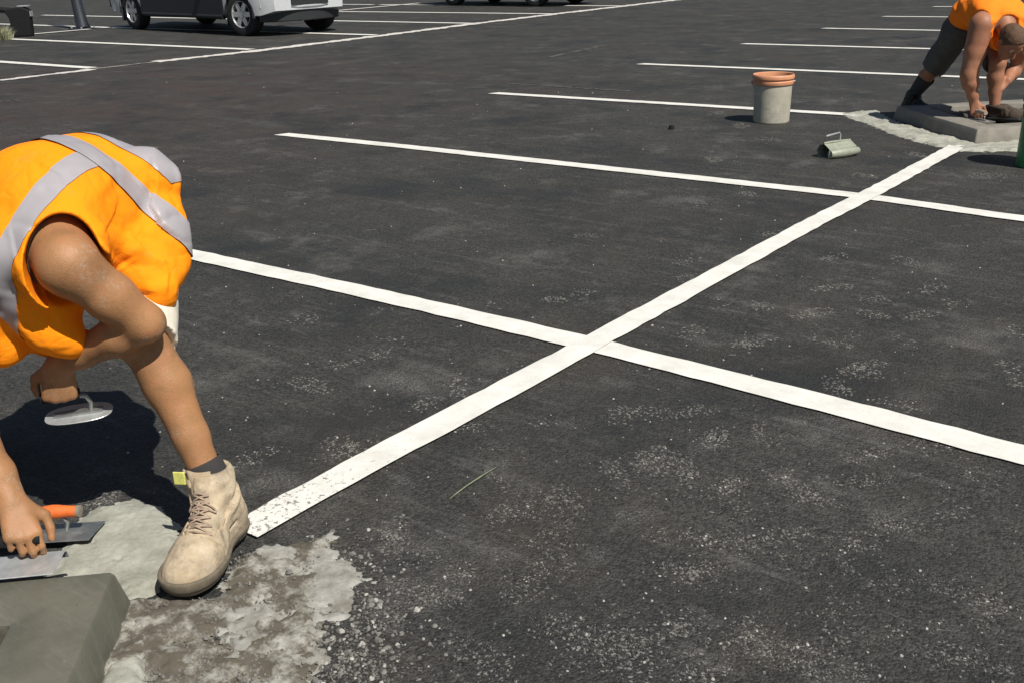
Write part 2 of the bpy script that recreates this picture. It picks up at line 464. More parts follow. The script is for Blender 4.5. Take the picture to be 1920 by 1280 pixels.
# long spine of the near bays, cross lines, far bays
stripe('bay_line_marking', [G(455, 1000)[:2], G(608, 915)[:2], G(825, 800)[:2], (0.0, .01), G(1540, 412)[:2], (0.0, 2.72), (-.01, 4.44)], .112, M['paint'], z=.010, seed=1)
CROSS = {0: [(-4.72, -.10), (-2.32, -.01), (-.97, .02), (0, .02), (1.01, -.02), (1.46, -.05), (4.7, -.1)],
         1: [(-4.72, 2.61), (-3.49, 2.66), (-.25, 2.72), (0, 2.725), (.83, 2.62), (4.7, 2.6)],
         2: [(-4.70, 5.29), (-2.62, 5.38), (-1.05, 5.44)],
         3: [(-4.72, 8.10), (-1.49, 8.16), (-.49, 8.19), (4.7, 8.2)],
         4: [(-4.72, 10.80), (-2.1, 10.83), (4.7, 10.8)],
         5: [(-4.70, 13.55), (-2.79, 13.53), (-.9, 13.5)],
         6: [(-4.70, 16.22), (-3.44, 16.26), (4.7, 16.2)],
         7: [(-4.70, 18.97), (-4.12, 19.02), (4.7, 18.9)],
         8: [(-4.70, 21.6), (4.7, 21.6)], 9: [(-4.70, 24.3), (4.7, 24.3)]}
for k, pl in CROSS.items():
    stripe('bay_line_marking', pl, .122 if k < 3 else .125, M['paint'], z=.006, mitre=.05, seed=20 + k)
stripe('bay_line_marking', [(1.05, 5.4), (4.7, 5.4)], .122, M['paint'], z=.006, seed=40)
stripe('bay_line_marking', [(0, 6.3), (0, 12.6)], .112, M['paint'], z=.010, seed=41)
# far row beyond the aisle
stripe('row_line_marking', [G(0, 152)[:2], G(175, 131)[:2]], .17, M['old_paint'], z=.006, rough=.04, seed=50)
stripe('row_line_marking', [G(178, 130)[:2], G(292, 117)[:2]], .10, M['faint_paint'], z=.006, rough=.03, seed=51)
stripe('row_line_marking', [G(290, 117)[:2], G(475, 97)[:2], G(706, 69)[:2], G(892, 45)[:2], G(1052, 26)[:2], G(1283, -1)[:2]], .26, M['old_paint'], z=.006, rough=.045, seed=52)
for i in range(-1, 9):
    y0 = 5.06 + 2.7 * i
    stripe('far_bay_line_marking', [(-19.2, y0 - .06), (-11.42, y0 + .02)], .17, M['paint'], z=.009, seed=60 + i)
    stripe('far_bay_line_marking', [(-27.0, y0 + .0), (-19.45, y0 - .06)], .17, M['paint'], z=.009, seed=80 + i)
stripe('row_line_marking', [(-19.3, 3.0), (-19.36, 9.92)], .16, M['paint'], z=.013, seed=99)
stripe('row_line_marking', [(-19.38, 10.25), (-19.46, 11.62)], .16, M['paint'], z=.013, seed=98)
stripe('row_line_marking', [(-18.3, 15.2), (-18.4, 19.2)], .16, M['paint'], z=.013, seed=97)
stripe('ghost_line_marking', [G(945, 157)[:2], G(1180, 172)[:2]], .035, M['ghost_paint'], rough=.012, seed=90)
stripe('ghost_line_marking', [G(0, 192)[:2], G(80, 182)[:2]], .05, M['ghost_paint'], rough=.02, seed=91)
stripe('ghost_line_marking', [G(1030, 108)[:2], G(1135, 86)[:2]], .06, M['ghost_paint'], rough=.03, seed=92)

# dark bitumen stains on the lot
def flat_blob(name, px, m, z, seed, jag=.25, kind='structure'):
    c = np.mean([G(*p)[:2] for p in px], axis=0)
    poly = [G(*p)[:2] for p in px]
    out = []
    n = len(poly)
    for i in range(n):
        for k in range(6):
            p = poly[i] + (poly[(i + 1) % n] - poly[i]) * k / 6
            j = (vnoise(np.array([p[0] * 8.]), np.array([p[1] * 8.]), seed=seed)[0] - .5) * jag
            out.append(c + (p - c) * (1 + j))
    v = [(p[0], p[1], z) for p in out] + [(c[0], c[1], z)]
    f = [(i, (i + 1) % len(out), len(out)) for i in range(len(out))]
    return tag(mesh_obj(name, v, f, m), kind=kind)
M['stain'] = mat('bitumen_stain', (.020, .020, .021), .8, noise=.3, nscale=6)
flat_blob('bitumen_stain', [(1700, 84), (1735, 76), (1765, 75), (1765, 88), (1730, 88)], M['stain'], .004, 3)
flat_blob('bitumen_stain', [(1672, 70), (1720, 65), (1745, 68), (1700, 73)], M['stain'], .004, 4)

# ------------------------------------------------------------------ diamond kerbs
def rounded_diamond(c, hd, rad, n=5):
    pts = []
    for k in range(4):
        A = math.pi / 2 * k
        d = V(math.cos(A), math.sin(A)); 
        cc = V(*c) + d * (hd - rad * math.sqrt(2))
        for i in range(n + 1):
            B = A - math.pi / 4 + math.pi / 2 * i / n
            pts.append(cc + rad * V(math.cos(B), math.sin(B)))
    return pts

def kerb(c, hd, m, label, h=.10, soil_z=.045, seed=0, draft=.03):
    root = empty('kerb_planter', (c[0], c[1], 0))
    tag(root, label, 'kerb planter', 'diamond kerb planters between the bays')
    loops = []
    for (k, z, r) in ((hd + .004, -.02, .016), (hd, .0, .015), (hd - draft + .002, h - .010, .011), (hd - draft - .005, h - .0025, .010), (hd - draft - .016, h, .010),
                      (hd - .255, h, .01), (hd - .265, h - .004, .01), (hd - .282, .0, .01)):
        loops.append([V(p[0], p[1], z) for p in rounded_diamond((0, 0), k, r)])
    n = len(loops[0]); v = []; f = []
    for lp in loops: v += lp
    for i in range(len(loops) - 1):
        for k in range(n):
            k2 = (k + 1) % n
            f.append((i * n + k, i * n + k2, (i + 1) * n + k2, (i + 1) * n + k))
    b = MB().add(v, f)
    o = b.build('kerb', m, root, smooth=True)
    # soil bed
    N = 40; q = hd - .27
    gx, gy = np.meshgrid(np.linspace(-1, 1, N), np.linspace(-1, 1, N))
    X = (gx - gy) / 2 * q; Y = (gx + gy) / 2 * q
    Z = soil_z + (fbm(X * 9, Y * 9, seed=seed) - .5) * .05 + (fbm(X * 40, Y * 40, seed=seed + 5) - .5) * .02
    mesh_obj('soil', list(zip(X.ravel(), Y.ravel(), Z.ravel())),
             [(j * N + i, j * N + i + 1, (j + 1) * N + i + 1, (j + 1) * N + i) for j in range(N - 1) for i in range(N - 1)], M['soil'], root, True)
    return root
K1C = (.04, -2.71); K2C = (.06, 5.40)
k1 = kerb(K1C, .838, M['concrete'], 'dark wet concrete diamond kerb under the crouching man with the grey striped vest', seed=1, soil_z=.078)
k2 = kerb(K2C, .845, M['concrete_dry'], 'beige concrete diamond kerb beside the green bucket and the lunging man', seed=2, soil_z=.06)

# ------------------------------------------------------------------ mortar smears and rubble
def inside(px, py, poly):
    r = np.zeros(px.shape, bool); n = len(poly); j = n - 1
    for i in range(n):
        xi, yi = poly[i]; xj, yj = poly[j]
        c = ((yi > py) != (yj > py)) & (px < (xj - xi) * (py - yi) / (yj - yi + 1e-12) + xi)
        r ^= c; j = i
    return r

def smear(name, px, m, h, base, res=.0055, rag=.035, lump=12, seed=0, edge=.04, hole=0.0, kind='stuff', zoff=.003, clip=None):
    """a sheet of spread material: px outline on the ground, lumpy height, ragged margin"""
    poly = [G(*p)[:2] for p in px]
    a = np.array(poly); lo = a.min(0) - .08; hi = a.max(0) + .08
    xs = np.arange(lo[0], hi[0], res); ys = np.arange(lo[1], hi[1], res)
    X, Y = np.meshgrid(xs, ys)
    # distance to outline
    D = np.full(X.shape, 9.)
    for i in range(len(poly)):
        p, q = poly[i], poly[(i + 1) % len(poly)]
        d = q - p; L2 = d @ d + 1e-12
        tt = np.clip(((X - p[0]) * d[0] + (Y - p[1]) * d[1]) / L2, 0, 1)
        D = np.minimum(D, np.hypot(X - p[0] - tt * d[0], Y - p[1] - tt * d[1]))
    D = np.where(inside(X, Y, poly), D, -D)
    D = D + (fbm(X * 22, Y * 22, seed=seed) - .5) * 2 * rag + (fbm(X * 70, Y * 70, seed=seed + 4) - .5) * rag
    if hole: D = np.minimum(D, (fbm(X * 14, Y * 14, seed=seed + 31) - hole) * .25)
    up = np.clip((D + .012) / edge, 0, 1); up = up * up * (3 - 2 * up)
    Z = -.005 + zoff + up * (.005 + base + h * (fbm(X * lump, Y * lump, seed=seed + 11, oct=5) - .35)) + .004 * (fbm(X * 90, Y * 90, seed=seed + 2) - .5)
    keep = D > -.022
    idx = -np.ones(X.shape, int); 
    cell = keep[:-1, :-1] & keep[1:, :-1] & keep[:-1, 1:] & keep[1:, 1:]
    use = np.zeros(X.shape, bool)
    for dj in (0, 1):
        for di in (0, 1):
            use[dj:dj + cell.shape[0], di:di + cell.shape[1]] |= cell
    idx[use] = np.arange(use.sum())
    v = np.stack([X[use], Y[use], Z[use]], 1)
    jj, ii = np.nonzero(cell)
    f = np.stack([idx[jj, ii], idx[jj, ii + 1], idx[jj + 1, ii + 1], idx[jj + 1, ii]], 1)
    o = mesh_obj(name, v, f, m, None, True)
    return o

o = smear('rubble', [(150, 1075), (215, 1105), (300, 1120), (395, 1120), (455, 1035), (555, 1020), (625, 1008), (600, 1100), (592, 1330), (60, 1330), (130, 1200)],
          M['rubble'], .030, .002, rag=.025, lump=20, seed=5, edge=.05)
tag(o, 'rough broken mortar and dirt spread round the big tan boot', 'rubble', kind='stuff')
o = smear('slurry', [(552, 1032), (628, 1006), (700, 1100), (660, 1140), (612, 1180), (596, 1330), (480, 1330), (505, 1190), (560, 1100)],
          M['slurry'], .007, .003, rag=.055, lump=14, seed=9, edge=.06, hole=.16)
tag(o, 'dried pale cement slurry with a straight trowelled edge on the asphalt', 'slurry', kind='stuff')
o = smear('mortar', [(95, 1080), (118, 1020), (150, 975), (195, 948), (245, 936), (300, 950), (345, 990), (352, 1050), (315, 1090), (290, 1116), (238, 1136), (205, 1100)],
          M['mortar'], .012, .008, rag=.022, lump=10, seed=12, edge=.05, hole=.14)
tag(o, 'smooth pale fresh mortar spread between the tan boot and the dark kerb', 'mortar', kind='stuff')
o = smear('mortar_patch', [(205, 1275), (250, 1243), (278, 1250), (262, 1300), (215, 1330), (180, 1330)], M['mortar'], .008, .034, rag=.012, seed=15, edge=.03)
tag(o, 'small pale mortar patch at the foot of the dark wet kerb', 'mortar', kind='stuff')
o = smear('mortar_patch', [(480, 1035), (520, 1026), (556, 1032), (552, 1056), (500, 1056)], M['slurry'], .008, .010, rag=.014, seed=17, edge=.02)
tag(o, 'pale mortar chip pressed flat behind the heel of the tan boot', 'mortar', kind='stuff')
o = smear('mortar_patch', [(430, 1130), (520, 1120), (560, 1150), (500, 1230), (430, 1240), (395, 1180)], M['slurry'], .010, .010, rag=.06, seed=19, edge=.05, hole=.22)
tag(o, 'pale lumpy mortar patch in front of the toe of the tan boot', 'mortar', kind='stuff')
o = smear('mortar', [(1575, 214), (1640, 207), (1668, 222), (1712, 240), (1762, 254), (1800, 252), (1838, 262), (1925, 266), (1925, 284), (1830, 285), (1790, 284), (1740, 272), (1690, 258), (1645, 240), (1600, 224)],
          M['mortar'], .026, .004, res=.010, rag=.04, lump=12, seed=23, edge=.05)
tag(o, 'ragged pale mortar spilt along the near side of the beige kerb', 'mortar', kind='stuff')


# ------------------------------------------------------------------ loose grit
def rock(bm_v, bm_f, c, r, flat, rng):
    # squashed, jittered octahedral pebble
    base = [(1, 0, 0), (0, 1, 0), (-1, 0, 0), (0, -1, 0), (.7, .7, 0), (-.7, .7, 0), (-.7, -.7, 0), (.7, -.7, 0)]
    base = sorted(base, key=lambda p: math.atan2(p[1], p[0]))
    n = len(bm_v); A = rng.uniform(0, 6.28); ca, sa = math.cos(A), math.sin(A)
    el = rng.uniform(.5, 1)
    for (x, y, _) in base:
        k = rng.uniform(.75, 1.15); x *= k * r; y *= k * r * el
        bm_v.append((c[0] + x * ca - y * sa, c[1] + x * sa + y * ca, c[2] - .001))
    for (x, y, _) in base:
        k = rng.uniform(.4, .75); x *= k * r; y *= k * r * el
        bm_v.append((c[0] + x * ca - y * sa, c[1] + x * sa + y * ca, c[2] + r * flat * rng.uniform(.6, 1.1)))
    for i in range(8):
        j = (i + 1) % 8
        bm_f.append((n + i, n + j, n + 8 + j, n + 8 + i))
    bm_f.append(tuple(n + 8 + i for i in range(8)))

rng = random.Random(11)
PATCH = [(580, 722, 60, 24, 60), (650, 683, 26, 10, 22), (715, 660, 20, 10, 14), (740, 637, 18, 8, 12), (860, 727, 32, 12, 34), (800, 757, 34, 13, 44), (640, 835, 64, 22, 60),
         (1062, 937, 62, 28, 90), (945, 962, 46, 20, 60), (740, 1003, 46, 28, 110), (1030, 1000, 40, 16, 26), (870, 1078, 50, 20, 40), (1000, 1085, 150, 42, 70),
         (1190, 772, 50, 24, 36), (1290, 772, 70, 26, 46), (1340, 822, 46, 22, 110), (1230, 862, 84, 26, 120), (1290, 886, 50, 18, 70), (1150, 882, 34, 20, 40),
         (1365, 912, 38, 22, 90), (1475, 900, 40, 28, 90), (1520, 932, 44, 26, 60), (1630, 852, 52, 32, 70), (1625, 902, 60, 15, 44), (1680, 982, 62, 22, 60),
         (1600, 1015, 64, 22, 70), (1480, 1002, 50, 16, 30), (1390, 1012, 44, 22, 70), (1325, 1010, 34, 24, 46), (1300, 1072, 74, 44, 190), (1270, 1172, 56, 28, 80),
         (1410, 1192, 54, 32, 90), (1830, 1120, 56, 26, 55), (1845, 1150, 30, 22, 34), (1800, 1232, 50, 36, 50), (1620, 690, 62, 20, 60), (1570, 722, 42, 15, 34), (1690, 760, 44, 11, 34),
         (1430, 575, 32, 14, 26), (1520, 587, 36, 14, 30), (1640, 592, 36, 14, 34), (1640, 560, 30, 10, 24), (1750, 542, 32, 10, 20), (1780, 570, 30, 10, 24), (1900, 690, 32, 24, 32),
         (1910, 622, 22, 14, 18), (1720, 592, 36, 12, 22), (1560, 482, 40, 10, 16), (1560, 540, 36, 10, 16), (1700, 490, 40, 12, 20), (1290, 490, 44, 11, 20), (1280, 522, 32, 9, 14),
         (1100, 442, 26, 7, 10), (1090, 552, 32, 9, 14), (1040, 562, 30, 10, 18), (1420, 642, 46, 18, 30), (1300, 622, 34, 12, 16), (1310, 382, 30, 7, 10), (1400, 362, 30, 6, 8), (1450, 442, 36, 8, 12),
         (640, 1100, 70, 60, 130), (720, 1160, 60, 50, 90), (660, 1230, 70, 60, 110), (620, 1060, 50, 40, 90), (800, 1110, 70, 40, 60), (700, 1260, 90, 30, 70), (900, 1240, 120, 60, 60), (1180, 1240, 110, 50, 80),
         (1100, 1190, 120, 40, 60), (1570, 1140, 60, 26, 16), (1520, 1240, 120, 40, 60), (190, 937, 36, 14, 60), (1430, 815, 40, 20, 24), (470, 860, 50, 40, 30), (530, 960, 40, 22, 30), (1560, 640, 60, 20, 22),
         (1340, 212, 40, 8, 8), (1390, 236, 50, 10, 14), (1440, 262, 50, 8, 14), (1340, 300, 50, 10, 14), (1720, 290, 50, 10, 12), (1690, 330, 50, 10, 10), (1860, 330, 60, 12, 14), (1800, 170, 60, 14, 10), (1620, 330, 60, 14, 12),
         (700, 850, 60, 24, 24), (880, 800, 60, 20, 20), (560, 600, 60, 20, 10), (760, 560, 50, 10, 8), (980, 700, 50, 16, 10), (1320, 1262, 120, 24, 60), (1700, 1090, 90, 30, 20), (1760, 840, 60, 20, 16)]
groups = {'stone': ([], []), 'stone_pale': ([], []), 'stone_mid': ([], [])}
def put(x, y, rr, wt=(5, 3, 4), z=.0, flat=.34):
    p = G(x, y)
    key = rng.choices(['stone', 'stone_pale', 'stone_mid'], wt)[0]
    rock(*groups[key], (p[0], p[1], z), rr, flat, rng)
def flake(key, c, L, W_, ang, th):
    v, f = groups[key]; n = len(v); ca, sa = math.cos(ang), math.sin(ang)
    pts = [(-L, rng.uniform(-.3, .3) * W_), (-L * .4, W_ * rng.uniform(.6, 1.1)), (L * .45, W_ * rng.uniform(.6, 1.1)), (L, rng.uniform(-.4, .4) * W_), (L * .4, -W_ * rng.uniform(.6, 1.1)), (-L * .5, -W_ * rng.uniform(.6, 1.1))]
    for x, y in pts: v.append((c[0] + x * ca - y * sa, c[1] + x * sa + y * ca, -.001))
    for x, y in pts: v.append((c[0] + (x * ca - y * sa) * .8, c[1] + (x * sa + y * ca) * .8, th * rng.uniform(.7, 1.2)))
    for i in range(6):
        j = (i + 1) % 6; f.append((n + j, n + i, n + 6 + i, n + 6 + j))
    f.append(tuple(n + 6 + i for i in reversed(range(6))))
def tread(c, size, head_, dens):
    # worn print of a lugged sole: rows of lugs across the boot, many missing
    d = V(math.cos(head_), math.sin(head_)); e = V(-d[1], d[0])
    hl_, hw_ = size * rng.uniform(.8, 1.2), size * rng.uniform(.42, .6)
    st = rng.uniform(.011, .015); lean = rng.choice([-.6, -.35, .35, .6])
    kill = rng.uniform(0, 50)
    fs = min(1.25, max(.8, np.linalg.norm(np.array([c[0], c[1], 0]) - CAM) / 3.2))
    keys = rng.choice([('stone_mid', 'stone_mid', 'stone'), ('stone_mid', 'stone', 'stone'), ('stone_mid', 'stone_mid', 'stone_mid')])
    for i in np.arange(-hl_, hl_, st):
        for j in np.arange(-hw_, hw_, st * 1.35):
            if (i / hl_) ** 2 + (j / hw_) ** 2 > 1: continue
            m_ = vnoise(np.array([i * 22 + kill]), np.array([j * 22 + kill]), seed=5)[0]
            if m_ < .5 - .3 * dens or rng.random() > dens: continue
            p = c[:2] + d * (i + rng.gauss(0, .0028)) + e * (j + rng.gauss(0, .0028))
            if rng.random() < .7:
                flake(rng.choice(keys), p, rng.uniform(.0025, .0088) * fs, rng.uniform(.0017, .0042) * fs, head_ + math.pi / 2 + (lean if j > 0 else -lean) + rng.gauss(0, .5), .0009)
            for _k in range(rng.choice((1, 2, 3, 4))):
                flake(rng.choice(keys), p + V(rng.gauss(0, .006), rng.gauss(0, .006)), rng.uniform(.0007, .0022), rng.uniform(.0006, .0016), rng.uniform(0, 3.14), .0008)
for (cx, cy, sx, sy, n) in PATCH:
    q = G(cx, cy); t = np.linalg.norm(q - CAM)
    size = .055 + sx * t / FPX * .42
    tread(q, min(size, .15), rng.choice([.9, 1.3, 2.2, -.5, .2]) + rng.gauss(0, .3), min(1.0, .55 + n / 120))
    for _ in range(int(n * .45)):
        A = rng.uniform(0, 6.283); w2 = abs(rng.gauss(0, .6))
        put(cx + math.cos(A) * w2 * sx, cy + math.sin(A) * w2 * sy, rng.uniform(.0015, .0042) * (1 + .10 * t), (4, .6, 7), flat=.3)
for _ in range(60):                      # fainter prints all over the trampled side
    x = rng.uniform(620, 1920); y = rng.uniform(420, 1280)
    if y < 560 and x < 1150: continue
    tread(G(x, y), rng.uniform(.05, .12), rng.uniform(0, 6.28), rng.uniform(.28, .55))
for _ in range(420):                      # gravelly fringe of the mortar
    x = 600 + abs(rng.gauss(0, 90)); y = rng.uniform(1030, 1285)
    put(x, y, rng.uniform(.002, .0065) * (1.7 if rng.random() < .08 else 1), (5, 2, 4), flat=.5)
for _ in range(520):
    y = 130 + 1150 * rng.random() ** .8; x = rng.uniform(200, 1920)
    t = np.linalg.norm(G(x, y) - CAM)
    put(x, y, rng.uniform(.0018, .0038) * (1 + .12 * t), (3, 4, 2), flat=.6)
for _ in range(60):
    x = rng.gauss(690, 70); y = rng.gauss(1130, 80)
    if x > 600 and y < 1290: put(x, y, rng.uniform(.004, .011), (5, 2, 4), flat=.45)
for key, (v, f) in groups.items():
    o = mesh_obj('loose_grit', v, f, M[key])
    tag(o, {'stone': 'grey grit scattered in footprints over the asphalt', 'stone_pale': 'palest near white grit specks on the asphalt',
            'stone_mid': 'dull brownish grit pressed into the asphalt'}[key], 'grit', kind='stuff')
# rubble lumps around the boot
v, f = [], []
for _ in range(1300):
    x = rng.uniform(190, 600); y = rng.uniform(1040, 1290)
    if not (x > 430 or y > 1125) or (x > 520 and rng.random() < .5): continue
    p = G(x, y); rock(v, f, (p[0], p[1], .009), rng.uniform(.001, .0045) * (2.2 if rng.random() < .05 else 1), .7, rng)
tag(mesh_obj('mortar_crumbs', v, f, M['stone']), 'crumbs of broken mortar in the rubble by the boot', 'crumbs', kind='stuff')
# straw on the asphalt
b = MB(); p0, p1 = G(843, 934, .004), G(930, 875, .006)
b.tube([p0, p0 * .66 + p1 * .34 + V(0, 0, .004), p0 * .3 + p1 * .7 + V(0, 0, .003), p1], [.0012, .0022, .002, .0008], 6)
tag(b.build('straw', M['straw']), 'thin pale green straw lying alone on the asphalt', 'straw')

# ------------------------------------------------------------------ distance-field modelling (one continuous skin per body)
class Field:
    def __init__(s, lo, hi, h):
        s.lo = np.asarray(lo, float); s.h = h
        s.n = np.ceil((np.asarray(hi, float) - s.lo) / h).astype(int) + 1
        s.v = np.full(s.n, .15, np.float32)
    def _sl(s, lo, hi):
        a = np.clip(np.floor((np.asarray(lo) - s.lo) / s.h).astype(int), 0, s.n)
        b = np.clip(np.ceil((np.asarray(hi) - s.lo) / s.h).astype(int) + 1, 0, s.n)
        return tuple(slice(int(x), int(y)) for x, y in zip(a, b))
    def _pts(s, sl):
        ax = [s.lo[i] + s.h * np.arange(sl[i].start, sl[i].stop) for i in range(3)]
        return np.meshgrid(*ax, indexing='ij')
    def op(s, d, sl, k, mode):
        a = s.v[sl]; d = d.astype(np.float32)
        if mode == 'sub': a, d = -a, d
        if k > 0:
            q = np.maximum(k - np.abs(a - d), 0) / k
            r = np.minimum(a, d) - q * q * k * .25
        else: r = np.minimum(a, d)
        s.v[sl] = -r if mode == 'sub' else r
    def cone(s, a, b, ra, rb, k=.02, mode='add', squash=None):
        """round cone a->b; squash=(axis, factor): wider along that axis by factor"""
        a = np.asarray(a, float); b = np.asarray(b, float)
        m = max(ra, rb) * (squash[1] if squash else 1) + k + 3 * s.h + (.03 if mode == 'add' else 0)
        sl = s._sl(np.minimum(a, b) - m, np.maximum(a, b) + m)
        if any(q.stop <= q.start for q in sl): return s
        X, Y, Z = s._pts(sl)
        c = (a + b) / 2
        if squash:
            ax, fc = nrm(squash[0]), squash[1]
            def sq(p0, p1, p2):
                t = ((p0 - c[0]) * ax[0] + (p1 - c[1]) * ax[1] + (p2 - c[2]) * ax[2]) * (1 - 1 / fc)
                return p0 - t * ax[0], p1 - t * ax[1], p2 - t * ax[2]
            X, Y, Z = sq(X, Y, Z); a = np.array(sq(*a)); b = np.array(sq(*b))
        d = b - a; L = d @ d + 1e-12
        t = np.clip(((X - a[0]) * d[0] + (Y - a[1]) * d[1] + (Z - a[2]) * d[2]) / L, 0, 1)
        D = np.sqrt((X - a[0] - t * d[0]) ** 2 + (Y - a[1] - t * d[1]) ** 2 + (Z - a[2] - t * d[2]) ** 2) - (ra + (rb - ra) * t)
        s.op(D, sl, k, mode); return s
    def chain(s, pts, rs, k=.02, mode='add', squash=None):
        for i in range(len(pts) - 1): s.cone(pts[i], pts[i + 1], rs[i], rs[i + 1], k, mode, squash)
        return s
    def ell(s, c, r, axes=None, k=.02, mode='add'):
        c = np.asarray(c, float); r = np.asarray(r, float)
        A = np.eye(3) if axes is None else np.array([nrm(q) for q in axes])
        m = max(r) + k + 3 * s.h + .02
        sl = s._sl(c - m, c + m)
        if any(q.stop <= q.start for q in sl): return s
        X, Y, Z = s._pts(sl)
        P = [A[i][0] * (X - c[0]) + A[i][1] * (Y - c[1]) + A[i][2] * (Z - c[2]) for i in range(3)]
        k0 = np.sqrt(sum((P[i] / r[i]) ** 2 for i in range(3)))
        k1 = np.sqrt(sum((P[i] / r[i] ** 2) ** 2 for i in range(3))) + 1e-9
        s.op(k0 * (k0 - 1) / k1, sl, k, mode); return s
    def keep(s, p, n, k=0):            # keep the side of plane (p, n) that n points away from
        sl = tuple(slice(0, q) for q in s.n); X, Y, Z = s._pts(sl); n = nrm(n)
        d = (X - p[0]) * n[0] + (Y - p[1]) * n[1] + (Z - p[2]) * n[2]
        s.v = np.maximum(s.v, d.astype(np.float32)); return s
    def warp(s, fn):
        sl = tuple(slice(0, q) for q in s.n); X, Y, Z = s._pts(sl)
        s.v = s.v + fn(X, Y, Z).astype(np.float32); return s
    def mesh(s):
        v = s.v; S = v < 0
        c = np.zeros(np.array(v.shape) - 1, np.int8)
        for i in (0, 1):
            for j in (0, 1):
                for k in (0, 1):
                    c += S[i:i + c.shape[0], j:j + c.shape[1], k:k + c.shape[2]]
        act = (c > 0) & (c < 8)
        I, J, K = np.nonzero(act)
        idx = -np.ones(c.shape, np.int64); idx[I, J, K] = np.arange(len(I))
        acc = np.zeros((len(I), 3)); cnt = np.zeros(len(I))
        E = [((0, a, b), (1, a, b)) for a in (0, 1) for b in (0, 1)] + [((a, 0, b), (a, 1, b)) for a in (0, 1) for b in (0, 1)] + [((a, b, 0), (a, b, 1)) for a in (0, 1) for b in (0, 1)]
        for p, q in E:
            va = v[I + p[0], J + p[1], K + p[2]]; vb = v[I + q[0], J + q[1], K + q[2]]
            x = (va < 0) != (vb < 0)
            t = np.where(x, va / np.where(x, va - vb, 1), 0)
            for d in range(3):
                acc[:, d] += np.where(x, p[d] + t * (q[d] - p[d]), 0)
            cnt += x
        P = acc / cnt[:, None] + np.stack([I, J, K], 1)
        P = P * s.h + s.lo
        F = []
        def quads(ax):
            n = v.shape
            a = [slice(1, -1)] * 3; a[ax] = slice(0, -1)
            b = [slice(1, -1)] * 3; b[ax] = slice(1, None)
            sa, sb = S[tuple(a)], S[tuple(b)]
            i, j, k = np.nonzero(sa != sb)
            flip = ~sa[i, j, k]
            o = [i + 1, j + 1, k + 1]; o[ax] = o[ax] - 1
            u, w_ = [(1, 2), (2, 0), (0, 1)][ax]
            def cell(du, dw):
                q = [x.copy() for x in o]; q[u] = q[u] + du; q[w_] = q[w_] + dw
                return idx[q[0], q[1], q[2]]
            Q = np.stack([cell(-1, -1), cell(0, -1), cell(0, 0), cell(-1, 0)], 1)
            Q[flip] = Q[flip][:, ::-1]
            F.append(Q)
        for ax in range(3): quads(ax)
        F = np.concatenate(F); F = F[(F >= 0).all(1)]
        return P, F
    def build(s, name, m, parent=None, it=2):
        P, F = s.mesh()
        e = np.concatenate([F[:, [0, 1]], F[:, [1, 2]], F[:, [2, 3]], F[:, [3, 0]]])
        for _ in range(it):            # gentle relax
            a = np.zeros_like(P); n = np.zeros(len(P))
            for d in range(3):
                a[:, d] = np.bincount(e[:, 0], P[e[:, 1], d], len(P)) + np.bincount(e[:, 1], P[e[:, 0], d], len(P))
            n = np.bincount(e[:, 0], minlength=len(P)) + np.bincount(e[:, 1], minlength=len(P))
            P = .5 * P + .5 * a / np.maximum(n, 1)[:, None]
        return mesh_obj(name, P, F, m, parent, True)

def bvh_of(o):
    dg = o.data
    return BVHTree.FromPolygons([v.co[:] for v in dg.vertices], [p.vertices[:] for p in dg.polygons])

def hand(f, wrist, d, n, side, curl=(.5, .55, .6, .65), thumb=.5, size=1.0, spread=.0):
    """palm from wrist along d, back of the hand facing n, thumb on the `side` edge"""
    d = nrm(d); n = nrm(n - d * (np.asarray(n) @ d)); s_ = nrm(side - d * (np.asarray(side) @ d) - n * (np.asarray(side) @ n))
    w_ = np.asarray(wrist, float); k = size
    kn = []
    for i, (o, L) in enumerate(((.030, .088), (.010, .092), (-.010, .088), (-.029, .080))):
        kn.append(w_ + d * L * k + s_ * o * k)
        f.cone(w_ + d * .012 + s_ * o * .55 * k, kn[i], .0165 * k, .0115 * k, .012)
    f.ell(w_ + d * .05 * k + s_ * .022 * k - n * .012 * k, (.03 * k, .018 * k, .015 * k), (d, s_, n), .012)
    for i, (L, r) in enumerate(((.072, .0088), (.080, .0092), (.074, .0088), (.060, .0078))):
        p = kn[i]; a = 0; r *= k
        for j, q in enumerate((.46, .31, .23)):
            a += curl[i] * (1.0, 1.15, .7)[j]
            dd = d * math.cos(a) - n * math.sin(a) + s_ * spread * (1.5 - i) * .25
            p2 = p + nrm(dd) * L * q * k
            f.cone(p, p2, r * (1 - .06 * j), r * (.94 - .08 * j), .0035)
            p = p2
    b = w_ + d * .022 * k + s_ * .026 * k - n * .006 * k
    t1 = b + nrm(d * .62 + s_ * .72 - n * .35 * thumb) * .040 * k
    t2 = t1 + nrm(d * .85 + s_ * (.25 - .3 * thumb) - n * .55 * thumb) * .031 * k
    t3 = t2 + nrm(d * .9 - s_ * .25 * thumb - n * .75 * thumb) * .025 * k
    f.cone(b, t1, .0165 * k, .012 * k, .012); f.cone(t1, t2, .0112 * k, .0105 * k, .004); f.cone(t2, t3, .0105 * k, .0085 * k, .004)
    return kn

